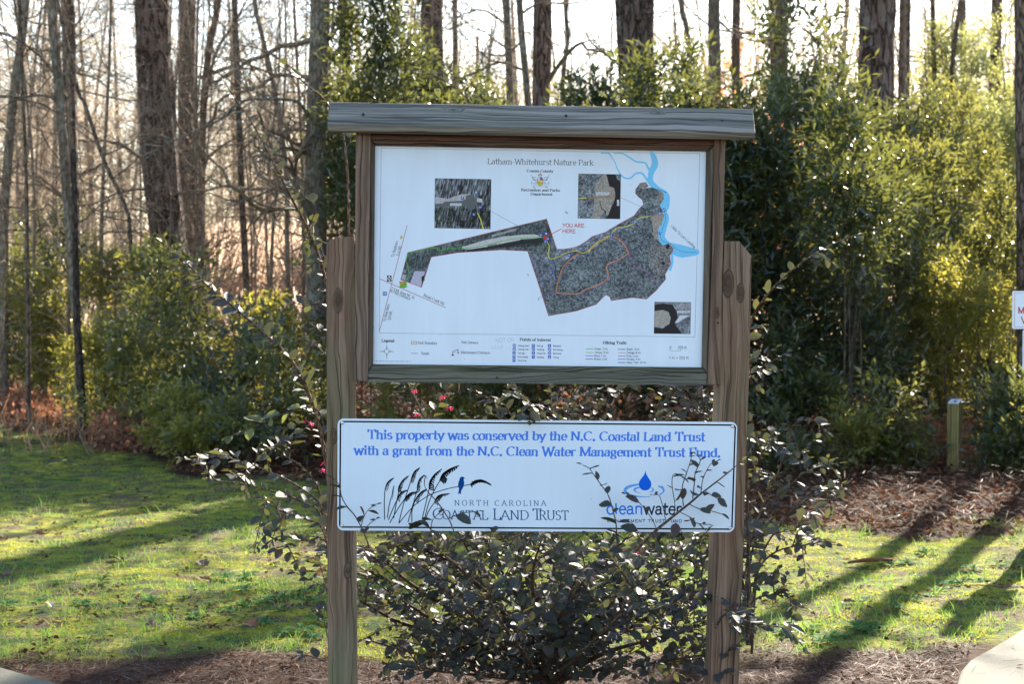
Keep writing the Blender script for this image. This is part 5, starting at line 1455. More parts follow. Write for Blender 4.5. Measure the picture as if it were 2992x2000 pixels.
# thin bare saplings, four kinds copied
def sapling_proto(seed):
    rnd = random.Random(seed)
    h = rnd.uniform(5.5, 8)
    base = [Vector((0, 0, -.1)), Vector((rnd.uniform(-.15, .15), 0, h * .3)), Vector((rnd.uniform(-.4, .4), rnd.uniform(-.2, .2), h * .65)), Vector((rnd.uniform(-.7, .7), rnd.uniform(-.3, .3), h))]
    sp = spline(base, 18); r = rnd.uniform(.012, .026)
    mb = MB(); rad = np.linspace(r, r * .25, len(sp)); mb.tube(sp, rad, 6, cap=False)
    tr = mb.mesh('trunk', bk_twig, True)
    lb = MB()
    for k in range(22):
        i = rnd.randint(2, len(sp) - 2); a = rnd.uniform(0, 6.28)
        twiggy(lb, sp[i], (math.cos(a), math.sin(a), rnd.uniform(.2, 1.0)), rnd.uniform(.8, 2.1), rad[i] * .45, rnd, 2, 3, .12, .34, 5)
    br = lb.mesh('branches', bk_twig, False)
    return tr, br
sap = [sapling_proto(50 + i) for i in range(5)]
rs_ = random.Random(77)
spots = [(rs_.uniform(-20, 830), rs_.uniform(20, 38)) for _ in range(54)] + [(rs_.uniform(830, 1750), rs_.uniform(24, 38)) for _ in range(20)] + [(rs_.uniform(2050, 2400), rs_.uniform(24, 40)) for _ in range(16)]
LMK = [(8, 'the leaning tree at the left edge'), (55, 'the slim dark stem'), (145, 'the pale curved tree'), (360, 'the thick furrowed pine'), (466, 'the forked thin tree'), (555, 'the slender dark trunk'), (655, 'the slender leaning trunk'), (725, 'the broad grey hardwood'), (794, 'the brown trunk at the board corner'),
       (990, 'the reddish double pine'), (1168, 'the grey stem left of the middle pine'), (1240, 'the dark middle pine'), (1466, 'the very thick pine'), (1580, 'the crooked pale stem'), (1638, 'the grey trunk before the beech'), (1784, 'the brown trunk over the laurels'), (2005, 'the large right pine'), (2140, 'the thin stem on bright sky'), (2208, 'the hazy slender trunk'), (2278, 'the dark trunk in glowing foliage'), (2346, 'the mossy right trunk')]
near = {}
for i, (x, d) in enumerate(spots):
    lx, ln = min(LMK, key=lambda q: abs(q[0] - x)); near.setdefault((ln, 'left' if x < lx else 'right'), []).append((abs(x - lx), i))
SLAB = {}
for (ln, sd_), q in near.items():
    for r_, (_, i) in enumerate(sorted(q)):
        SLAB[i] = '%s slender bare sapling to the %s of %s' % ('nearest second third fourth fifth sixth seventh eighth ninth tenth eleventh twelfth'.split()[min(r_, 11)], sd_, ln)
for i, (x, d) in enumerate(spots):
    tr, br = sap[i % 5]
    g = at_depth(x, 700, d)
    lab, grp = (('slender bare sapling with fine twigs in the thicket left of the board', 'saplings in the left thicket') if x < 830 else
                (('slender bare sapling against the sky behind the board roof', 'saplings behind the roof') if x < 1750 else ('slender bare sapling in the glowing thicket at the right edge', 'saplings at the right edge')))
    lab = SLAB[i]
    t = thing('bare_sapling', lab, 'sapling', (g.x, d, 0), grp)
    s = rs_.uniform(.8, 1.25); t.scale = (s, s, s); t.rotation_euler = (0, 0, rs_.uniform(0, 6.28))
    for nm, me in (('trunk', tr), ('branches', br)):
        o = bpy.data.objects.new(nm, me); link(o, t)
        if nm == 'branches': o['kind'] = 'stuff'

# far woods: one mass of trunks and fine twigs
def far_woods():
    rnd = np.random.default_rng(5)
    mb = MB(); N = 330
    for k in range(N):
        d = 42 + 75 * rnd.random() ** .8
        x = (rnd.random() * 2 - 1) * (d * .33 + 4)
        h = rnd.uniform(8, 13) * (.8 + .3 * d / 100)
        r = rnd.uniform(.03, .15)
        lean = rnd.normal(0, .07, 2)
        pts = [(x + lean[0] * z + rnd.normal(0, .05), d + lean[1] * z, z) for z in np.linspace(-.2, h, 6)]
        mb.tube(pts, np.linspace(r, r * .25, 6), 5, cap=False)
        n = 520
        z = h * (.12 + .88 * rnd.random(n)); 
        a = rnd.random(n) * 2 * np.pi; rr = rnd.random(n) ** .6 * 2.6
        c = np.stack([x + lean[0] * z + np.cos(a) * rr, d + lean[1] * z + np.sin(a) * rr, z], 1)
        dr = np.stack([np.cos(a) * .7 + rnd.normal(0, .4, n), np.sin(a) * .7 + rnd.normal(0, .4, n), rnd.normal(.35, .6, n)], 1)
        dr /= np.linalg.norm(dr, axis=1)[:, None]
        L = rnd.uniform(.5, 1.6, n); wdt = rnd.uniform(.008, .022, n)
        sd_ = np.cross(dr, rnd.normal(0, 1, (n, 3))); sd_ /= np.linalg.norm(sd_, axis=1)[:, None]
        a0 = c - dr * (L * .5)[:, None]; b0 = c + dr * (L * .5)[:, None]
        V = np.stack([a0 - sd_ * wdt[:, None], a0 + sd_ * wdt[:, None], b0], 1).reshape(-1, 3)
        i = np.arange(n)[:, None] * 3
        mb.add(V, np.hstack([i, i + 1, i + 2]))
    return mb
m_far = leaf_material('far_twigs', [(0, (.13, .10, .07)), (.5, (.28, .225, .16)), (1, (.44, .37, .28))], (.55, .45, .32), .38, .8, .1)
o = part('far_woods', far_woods(), m_far); o['kind'] = 'stuff'
# dry broomsedge in the clearing behind
def sedge(n, xr, dr, hmin, hmax, mat, name):
    d = dr[0] + (dr[1] - dr[0]) * RNG.random(n); px = xr[0] + (xr[1] - xr[0]) * RNG.random(n)
    x = (px * S - 1496) / FPX * d
    k = fbm(np.stack([x * .5, d * .3, x * 0], 1), 2, 44) > -.25; x = x[k]; d = d[k]; n = len(x)
    L = hmin + (hmax - hmin) * RNG.random(n)
    tilt = RNG.normal(0, .22, (n, 2))
    p = np.stack([x, d, np.zeros(n)], 1); q = p + np.stack([tilt[:, 0] * L, tilt[:, 1] * L, L], 1)
    a = RNG.random(n) * np.pi; s = np.stack([np.cos(a), np.sin(a), np.zeros(n)], 1) * (.012 + .02 * RNG.random(n))[:, None]
    V = np.stack([p - s, p + s, q + s * .8, q - s * .8], 1).reshape(-1, 3)
    i = np.arange(n)[:, None] * 4
    mb = MB(); mb.add(V, np.hstack([i, i + 1, i + 2, i + 3]))
    o = part(name, mb, mat); o['kind'] = 'stuff'
m_sedge = leaf_material('dry_broomsedge', [(0, (.36, .26, .18)), (.5, (.52, .40, .29)), (1, (.66, .54, .42))], (.8, .6, .44), .5, .7, .2)
sedge(36000, (-60, 2400), (30, 52), .5, 1.5, m_sedge, 'dry_broomsedge')
sedge(30000, (440, 830), (33, 46), 1.2, 2.7, m_sedge, 'dry_broomsedge')
sedge(12000, (90, 440), (33, 46), .9, 2.0, m_sedge, 'dry_broomsedge')
# ---------------------------------------------------------------- evergreen bushes
LM = dict(
 laurel=leaf_material('laurel_leaves', [(0, (.009, .021, .012)), (.45, (.015, .033, .017)), (.8, (.030, .054, .018)), (1, (.09, .10, .03))], (.30, .31, .06), .28, .42, .9),
 holly=leaf_material('holly_leaves', [(0, (.012, .024, .014)), (.5, (.022, .040, .021)), (.85, (.055, .072, .022)), (1, (.18, .17, .05))], (.42, .40, .07), .36, .42, .9),
 myrtle=leaf_material('myrtle_leaves', [(0, (.026, .044, .014)), (.45, (.065, .085, .022)), (.8, (.12, .135, .028)), (1, (.22, .21, .05))], (.58, .51, .08), .48, .42, .8),
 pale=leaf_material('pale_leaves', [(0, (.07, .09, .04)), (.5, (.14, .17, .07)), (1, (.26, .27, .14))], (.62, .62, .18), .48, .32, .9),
 rust=leaf_material('beech_leaves', [(0, (.28, .10, .04)), (.5, (.46, .19, .08)), (1, (.62, .33, .18))], (.95, .38, .14), .5, .5, .3),
 brown=leaf_material('withered_leaves', [(0, (.05, .024, .015)), (.5, (.14, .062, .038)), (1, (.30, .155, .10))], (.65, .27, .14), .4, .5, .3),
)
m_stem = bark_material('bush_stem_bark', (.03, .022, .016), (.10, .07, .05), (.17, .13, .10), 4, .2)

def foliage_mesh(cx, cy, w, dpt, z0, z1, n_sprays, L, aspect, mat, seed, droop=.0, lump=.5, k=9, taper_top=.25):
    r = np.random.default_rng(seed)
    M = int(n_sprays * 4.2)
    p = r.random((M, 3)) * 2 - 1
    zz = (p[:, 2] + 1) / 2
    prof = np.clip(1.05 - taper_top * zz - .45 * np.clip(zz - .75, 0, 1) * 2, .2, 1.2) * (.62 + .38 * np.clip(zz * 3.5, 0, 1))
    nz = fbm(np.stack([p[:, 0] * w / 2 + cx, p[:, 1] * dpt / 2 + cy, zz * (z1 - z0)], 1) * 1.35, 3, seed)
    rad = np.hypot(p[:, 0], p[:, 1])
    nf = fbm(np.stack([p[:, 0] * w / 2 + cx, p[:, 1] * dpt / 2 + cy, zz * (z1 - z0)], 1) * 4.0, 2, seed + 40)
    ok = (rad < prof * (1 + lump * nz)) & (nz > -.10) & (zz < .94 + .5 * nz) & (nf > -.12)
    if ok.sum() < 40: ok = rad < .8
    p = p[ok][:n_sprays]; zz = zz[ok][:n_sprays]; m = len(p)
    c = np.stack([cx + p[:, 0] * w / 2, cy + p[:, 1] * dpt / 2, z0 + zz * (z1 - z0)], 1)
    o = np.stack([p[:, 0] * 1.1, p[:, 1] * 1.1, .55 + .6 * (zz - .4)], 1) + r.normal(0, .45, (m, 3))
    o /= np.linalg.norm(o, axis=1)[:, None]
    ts = np.linspace(0, 1, k)[None, :, None]
    TL = (L * (2.2 + 1.5 * r.random(m)))[:, None, None]
    base = c[:, None, :] + o[:, None, :] * TL * ts
    ref = r.normal(0, 1, (m, 3)); a = np.cross(o, ref); a /= np.linalg.norm(a, axis=1)[:, None]; b = np.cross(o, a)
    ph = (np.arange(k) * 2.4)[None, :] + r.random((m, 1)) * 6
    dirs = o[:, None, :] * (.55 + .5 * ts) + a[:, None, :] * np.cos(ph)[..., None] * .85 + b[:, None, :] * np.sin(ph)[..., None] * .85
    dirs = dirs + r.normal(0, .22, dirs.shape); dirs[..., 2] -= droop
    dirs /= np.linalg.norm(dirs, axis=2)[..., None]
    base = base.reshape(-1, 3); dirs = dirs.reshape(-1, 3); n = len(base)
    LL = L * (.65 + .6 * r.random(n))
    up = np.array([0, 0, 1.0]) + r.normal(0, .45, (n, 3))
    s = np.cross(dirs, up); s /= np.linalg.norm(s, axis=1)[:, None] + 1e-9
    nr = np.cross(s, dirs)
    hw = (LL * aspect * .5)[:, None]
    mid = base + dirs * (LL * .5)[:, None]
    V = np.stack([base, mid + s * hw + nr * hw * .35, base + dirs * LL[:, None] - nr * (LL * .08)[:, None], mid - s * hw + nr * hw * .35], 1).reshape(-1, 3)
    i = np.arange(n)[:, None] * 4
    mb = MB(); mb.add(V, np.vstack([np.hstack([i, i + 1, i + 2]), np.hstack([i, i + 2, i + 3])]))
    return mb.mesh('foliage', mat), c

def bush(label, x, ytop, d, wpx, kind, group, dens=1.0, name='evergreen_bush', z0=.15, Lf=None, asp=None, depth_k=.8, lump=.55, taper=.25, cat='bush', k=9):
    seed = (int(x * 7 + ytop * 13 + d * 31) % 9973) + 5
    g = at_depth(x, 700, d); zt = at_depth(x, ytop, d).z
    w = wpx * S * d / FPX
    z0 = min(z0, zt * .45)
    L, A = {'laurel': (.105, .30), 'holly': (.075, .42), 'myrtle': (.062, .42), 'pale': (.07, .42), 'rust': (.085, .5), 'brown': (.07, .5)}[kind]
    L = Lf or L; A = asp or A
    vol = w * w * depth_k * max(.3, (zt - z0))
    n = int(np.clip(620 * vol ** .7 * dens * (.09 / L) ** .9, 160, 2300))
    t = thing(name, label, cat, (g.x, d, 0), group)
    me, c = foliage_mesh(g.x, d, w, w * depth_k, z0, zt, n, L, A, LM[kind], seed, lump=lump, taper_top=taper, k=k)
    o = part('foliage', me, parent=t); o['kind'] = 'stuff'
    rnd = random.Random(seed); ns = 4
    for q in range(ns):
        if len(c) == 0: break
        tg = c[rnd.randrange(len(c))]
        tg = np.array([tg[0], tg[1], max(tg[2], z0 + (zt - z0) * .3)])
        b0 = np.array([g.x + rnd.uniform(-.3, .3) * w, d + rnd.uniform(-.1, .1) * w, -.05])
        md = b0 * .5 + tg * .5 + np.array([rnd.uniform(-.1, .1) * w, rnd.uniform(-.1, .1), rnd.uniform(0, .15)])
        mb = MB(); sp = spline([b0, md, tg], 10); r0 = rnd.uniform(.007, .015)
        mb.tube(sp, np.linspace(r0, .004, len(sp)), 5, cap=False)
        for _ in range(5):
            i = rnd.randint(2, len(sp) - 1); e = c[rnd.randrange(len(c))]; v = e - sp[i]; v = v / (np.linalg.norm(v) + 1e-6) * min(np.linalg.norm(v), .8)
            mb.tube(spline([sp[i], sp[i] + v * .5 + np.array([0, 0, .06]), sp[i] + v], 5), [.005, .0045, .004, .003, .002][:len(spline([sp[i], sp[i] + v * .5, sp[i] + v], 5))], 3, cap=False)
        part('stem', mb, m_stem, t, smooth=True)
    return t

B = [
 # left side, far to near
 ('dark leafy bush at the left photo edge', 20, 505, 24.5, 190, 'holly', 'L'),
 ('dark evergreen clump beneath the pale curved tree', 130, 500, 24, 150, 'laurel', 'L'),
 ('yellow-green bush left of the short broken trunk', 60, 640, 23, 190, 'myrtle', 'L'),
 ('loose bush right of the pale curved tree', 235, 590, 21.5, 150, 'myrtle', 'L'),
 ('bush with an upright leafy plume before the thick pine', 352, 425, 20, 92, 'myrtle', 'L'),
 ('dark bush at the foot of the thick pine', 395, 600, 18.5, 150, 'laurel', 'L'),
 ('low bright bush below the broken trunk', 250, 740, 19.5, 190, 'myrtle', 'L'),
 ('wide glossy bush in the middle of the left thicket', 360, 700, 17.5, 210, 'holly', 'L'),
 ('dark bush right of the thick pine', 480, 590, 18.6, 130, 'laurel', 'L'),
 ('sunlit feathery bush in front of the dry clearing', 590, 690, 19.5, 170, 'myrtle', 'L'),
 ('dark rounded bush below the feathery sunlit bush', 540, 755, 17, 170, 'laurel', 'L'),
 ('bright green bush against the left post foot of the board', 690, 690, 18.5, 150, 'myrtle', 'L'),
 ('deep shaded bush just left of the left post', 670, 790, 16.2, 180, 'holly', 'L'),
 ('small bright bush by the litter edge left of the post', 400, 905, 16.3, 110, 'myrtle', 'L'),
 ('low bush at the litter edge under the left thicket', 270, 860, 18.4, 170, 'holly', 'L'),
 ('little yellow-green bush nearest the lawn at left', 450, 985, 15.9, 85, 'myrtle', 'L'),
 ('low bush in front of the shaded one left of the post', 600, 905, 15.8, 190, 'holly', 'L'),
 # behind the board
 ('tall dark laurel with an upright plume above the left end of the roof', 865, -10, 19, 185, 'laurel', 'C'),
 ('laurel bush behind the left roof end', 830, 210, 20, 150, 'laurel', 'C'),
 ('laurel right of the upright plume above the roof', 960, 105, 20.5, 140, 'laurel', 'C'),
 ('bright laurel under the reddish double pine', 1040, 140, 18.5, 160, 'laurel', 'C'),
 ('laurel behind the roof left of the dark middle pine', 1140, 150, 20, 150, 'laurel', 'C'),
 ('dark laurel below the middle pine', 1240, 165, 18.5, 170, 'laurel', 'C'),
 ('laurel between the middle pine and the very thick pine', 1350, 185, 19, 150, 'laurel', 'C'),
 ('laurel hugging the very thick pine on its left', 1420, 130, 17.6, 130, 'laurel', 'C'),
 ('laurel behind the right half of the roof', 1530, 165, 18, 170, 'laurel', 'C'),
 ('dark laurel over the right roof end', 1640, 190, 17, 170, 'laurel', 'C'),
 ('myrtle bush glimpsed between map and lower sign', 1000, 560, 15.5, 260, 'myrtle', 'C'),
 ('holly bush behind the middle of the board', 1260, 540, 16, 300, 'holly', 'C'),
 ('laurel behind the right half of the map', 1520, 420, 16, 260, 'laurel', 'C'),
 # right wall
 ('laurel above and right of the roof end', 1745, 95, 17, 190, 'laurel', 'R'),
 ('tall laurel reaching the photo top right of the board', 1855, 0, 16, 165, 'laurel', 'R'),
 ('laurel sprays hiding the upper part of the large right pine', 1960, 30, 15.6, 120, 'laurel', 'RT'),
 ('glossy holly against the right post', 1760, 330, 15.6, 190, 'holly', 'R'),
 ('glossy bush between right post and large pine', 1880, 290, 16.4, 190, 'holly', 'R'),
 ('laurel at the foot of the large right pine', 2010, 300, 17, 190, 'laurel', 'R'),
 ('sparkling bush right of the large pine', 2120, 350, 16.5, 190, 'holly', 'R'),
 ('bright bush in the middle of the right wall', 2210, 420, 17, 180, 'myrtle', 'R'),
 ('bush above the rules signs', 2310, 430, 18, 150, 'holly', 'R'),
 ('dark lower bush beside the right post', 1790, 620, 14.9, 190, 'laurel', 'R'),
 ('dark low laurel left of the marker post', 1940, 600, 15.2, 180, 'laurel', 'R'),
 ('sparkling bush behind the marker post', 2110, 560, 16.2, 190, 'holly', 'R'),
 ('sunlit bush between marker post and rules signs', 2240, 610, 16.3, 190, 'myrtle', 'R'),
 ('green bush beside the mossy right trunk', 2320, 840, 15.6, 110, 'holly', 'R'),
 ('small bush low behind the marker post', 2150, 830, 16.4, 110, 'myrtle', 'R'),
 ('small glossy sprig in the brown bracken right of the post', 1860, 880, 14.6, 110, 'holly', 'R'),
 ('laurel filling the wall left of the large right pine', 1905, 170, 15.9, 125, 'laurel', 'R'),
 ('laurel over the right roof corner', 1700, 235, 15.8, 120, 'laurel', 'R'),
 ('laurel crown filling the sky gap left of the large right pine', 1800, 50, 18.5, 160, 'laurel', 'R'),
 ('laurel crown right of the large pine', 2095, 130, 19.5, 150, 'laurel', 'R'),
 ('holly crown over the sparkling bush at right', 2180, 230, 20, 170, 'holly', 'R'),
 ('laurel crown above the right roof end, near the orange leaves', 1640, 110, 20, 120, 'laurel', 'R'),
 # pale glowing foliage far right
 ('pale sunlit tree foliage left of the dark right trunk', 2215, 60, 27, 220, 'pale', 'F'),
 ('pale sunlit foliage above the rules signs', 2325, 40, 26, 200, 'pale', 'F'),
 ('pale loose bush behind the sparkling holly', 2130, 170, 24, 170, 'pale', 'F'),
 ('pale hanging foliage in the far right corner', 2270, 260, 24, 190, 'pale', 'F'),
]
GN = {'L': 'evergreen bushes along the left lawn edge', 'C': 'evergreen bushes behind the board', 'R': 'evergreen bushes of the right wall', 'RT': 'evergreen bushes of the right wall', 'F': 'pale foliage trees at far right'}
for lab, x, yt, d, w, kd, gr in B:
    kw = dict(dens=.75 if gr == 'L' else .62 if gr == 'R' else 1.0)
    if gr == 'R' and d < 16.9: d += 1.5
    if gr == 'C' and yt < 300: yt -= 22
    if gr == 'R' and yt > 560 and d < 17.5: kw['z0'] = .4
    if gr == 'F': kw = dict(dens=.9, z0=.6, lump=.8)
    if gr == 'RT': kw = dict(dens=1.3, z0=at_depth(x, 185, d).z, lump=.4)
    if 'crown' in lab: kw['z0'] = 1.6
    if x < 250: kw['z0'] = .1
    if gr == 'R' and yt < 560: kw['z0'] = .55
    if gr == 'C' and yt < 300: kw['z0'] = 1.0
    bush(lab, x, yt, d, w, kd, GN[gr], **kw)
bush('unseen evergreen beyond the right edge, added to shade the concrete path', 2832, 330, 13, 520, 'holly', 'evergreen bushes of the right wall', z0=.5)  # out-of-view evergreen, put in to cast shade on the path corner
for i, (x, yt, d, w, kd, lab) in enumerate([(1790, 900, 15.0, 90, 'holly', 'low green sprig in the bracken nearest the right post'), (1950, 930, 15.0, 80, 'myrtle', 'low green sprig in the bracken below the large pine'), (2050, 880, 15.2, 100, 'holly', 'green sprig in the bracken left of the marker post'), (2050, 985, 15.2, 60, 'myrtle', 'tiny green sprig low in the bracken below the large pine'), (2335, 930, 15.2, 110, 'laurel', 'dark low sprig between marker post and right edge'), (2320, 1000, 14.8, 80, 'holly', 'low sprig under the rules signs')]):
    bush(lab, x, yt, d, w, kd, 'green sprigs in the bracken', z0=.02, name='green_sprig', cat='sprig', dens=.6)
# unseen crown added to the very thick pine to shade the left lawn
pt = [o for o in bpy.data.objects if o.get('label', '').startswith('very thick dark pine')][0]
cm, cc_ = foliage_mesh(2.3, 19.6, 5.0, 2.6, 5.3, 7.6, 900, .16, .10, LM['laurel'], 404, lump=.9)
o = part('crown', cm, parent=pt); o['kind'] = 'stuff'
# rust-coloured beech saplings
for lab, x, yt, d, w, z in [('orange-leaved young beech behind the grey trunk', 1680, 60, 27, 120, 2.6), ('orange beech leaves by the right roof end', 1600, 205, 24, 120, 1.6), ('small orange beech right of the roof', 1750, 200, 22, 110, 1.2), ('orange leaves glimpsed through the right wall', 1830, 260, 21, 90, 1.2), ('faint orange sapling in the pale far right foliage', 2170, 200, 27, 130, 1.5)]:
    bush(lab, x, yt, d, w, 'rust', 'rust-coloured beech saplings', dens=.5, name='beech_sapling', z0=z, cat='sapling', lump=.8)
# withered brown undergrowth along the litter
def undergrowth(n, xr, dr, zmax, L, mat, name, seed):
    r = np.random.default_rng(seed)
    d = dr[0] + (dr[1] - dr[0]) * r.random(n); px = xr[0] + (xr[1] - xr[0]) * r.random(n)
    x = (px * S - 1496) / FPX * d
    nz = fbm(np.stack([x * .9, d * .9, x * 0], 1), 3, seed)
    tt = (px - xr[0]) / (xr[1] - xr[0]); dd_ = (d - dr[0]) / (dr[1] - dr[0])
    k = (nz > -.3 + .9 * np.clip(.25 - np.minimum(tt, 1 - tt), 0, 1) * 2 + .6 * np.clip(.3 - dd_, 0, 1) * 2); x, d, nz = x[k], d[k], nz[k]; n = len(x)
    z = r.random(n) ** 1.8 * zmax * np.clip(.75 + nz, .1, 1.5)
    dirs = r.normal(0, 1, (n, 3)); dirs[:, 2] = dirs[:, 2] * .7 - .1; dirs /= np.linalg.norm(dirs, axis=1)[:, None]
    s = np.cross(dirs, r.normal(0, 1, (n, 3))); s /= np.linalg.norm(s, axis=1)[:, None]
    LL = L * (.5 + r.random(n))[:, None]; b = np.stack([x, d, z + height(x, d)], 1)
    V = np.stack([b, b + dirs * LL * .5 + s * LL * .22, b + dirs * LL, b + dirs * LL * .5 - s * LL * .22], 1).reshape(-1, 3)
    i = np.arange(n)[:, None] * 4
    mb = MB(); mb.add(V, np.vstack([np.hstack([i, i + 1, i + 2]), np.hstack([i, i + 2, i + 3])]))
    o = part(name, mb, mat); o['kind'] = 'stuff'
def stalks(n, xr, dr, hmax, mat, name, seed):
    r = np.random.default_rng(seed)
    d = dr[0] + (dr[1] - dr[0]) * r.random(n); px = xr[0] + (xr[1] - xr[0]) * r.random(n)
    x = (px * S - 1496) / FPX * d
    L = hmax * (.35 + .65 * r.random(n)); t = r.normal(0, .35, (n, 2))
    p = np.stack([x, d, height(x, d) - .01], 1); q = p + np.stack([t[:, 0] * L, t[:, 1] * L, L], 1); m = (p + q) / 2 + r.normal(0, .04, (n, 3))
    a = r.random(n) * np.pi; s = np.stack([np.cos(a), np.sin(a), np.zeros(n)], 1) * .004
    V = np.stack([p - s, p + s, m + s, m - s, q], 1).reshape(-1, 3); i = np.arange(n)[:, None] * 5
    mb = MB(); mb.add(V, (np.hstack([i, i + 1, i + 2, i + 3]), np.hstack([i + 3, i + 2, i + 4])))
    o = part(name, mb, mat); o['kind'] = 'stuff'
undergrowth(42000, (1640, 2420), (15.3, 20), .5, .07, LM['brown'], 'withered_undergrowth', 61)
undergrowth(9000, (760, 1640), (14.6, 18), .7, .07, LM['brown'], 'withered_undergrowth', 62)
undergrowth(9000, (200, 780), (16.4, 20), .3, .07, LM['brown'], 'withered_undergrowth', 63)
undergrowth(6000, (-80, 340), (21.5, 26), .22, .08, LM['brown'], 'withered_undergrowth', 64)
stalks(1800, (1640, 2420), (15.0, 18.0), .45, m_dry, 'dry_stalks', 65)
stalks(1500, (-60, 760), (17, 26), .4, m_dry, 'dry_stalks', 66)
# ---------------------------------------------------------------- purple-leaved fringe-flower shrubs round the board
def loro_leaf(seed):
    r = random.Random(seed)
    w = r.uniform(.27, .34); V = []; F = []
    T = [0, .12, .35, .62, .86, 1.0]; Wd = [.02, .55, 1.0, .98, .55, .02]
    for t, ww in zip(T, Wd):
        for s in (-1, 0, 1):
            V.append((t, s * w * ww, -.10 * t * t + .10 * abs(s) * ww + .02 * math.sin(7 * t + s)))
    for k in range(5):
        for c in range(2):
            b = k * 3 + c; F.append((b, b + 1, b + 4, b + 3))
    return np.array(V), np.array(F)
LV = [loro_leaf(i) for i in range(3)]
def loro_mat(name, stops, trans, tf):
    k = NT(name)
    geo = k.node('ShaderNodeNewGeometry')
    info = k.node('ShaderNodeObjectInfo')
    rv = k.math('FRACT', k.math('ADD', geo.outputs['Random Per Island'], info.outputs['Random']))
    c = k.ramp(rv, stops)
    nz = k.noise(k.coords('Object'), 60, 3)
    c = k.mix(k.math('MULTIPLY', nz, .35), c, (.04, .045, .055))
    c = k.mix(k.math('MULTIPLY', geo.outputs['Backfacing'], .45), c, (.07, .078, .078))
    p = k.principled(c, .6, .16)
    tr = k.node('ShaderNodeBsdfTranslucent', {'Color': trans}).outputs[0]
    mx = k.node('ShaderNodeMixShader', {0: tf}); k.t.links.new(p, mx.inputs[1]); k.t.links.new(tr, mx.inputs[2])
    return k.finish(mx.outputs[0])
m_loro = loro_mat('purple_leaf', [(0, (.018, .010, .024)), (.25, (.020, .020, .036)), (.5, (.018, .032, .030)), (.7, (.030, .052, .030)), (.85, (.052, .066, .026)), (.96, (.075, .022, .036)), (1, (.14, .035, .035))], (.20, .20, .05), .18)
m_loro_g = loro_mat('green_purple_leaf', [(0, (.05, .065, .045)), (.5, (.10, .13, .06)), (1, (.15, .16, .06))], (.34, .38, .06), .35)
m_red_leaf = plain('red_leaf', (.45, .06, .05), .5, .3)
m_lstem = bark_material('shrub_bark', (.05, .03, .02), (.14, .085, .06), (.24, .16, .12), 8, .2)
m_petal = leaf_material('pink_petals', [(0, (.38, .01, .07)), (1, (.6, .04, .15))], (.7, .04, .15), .3, .5, .3)

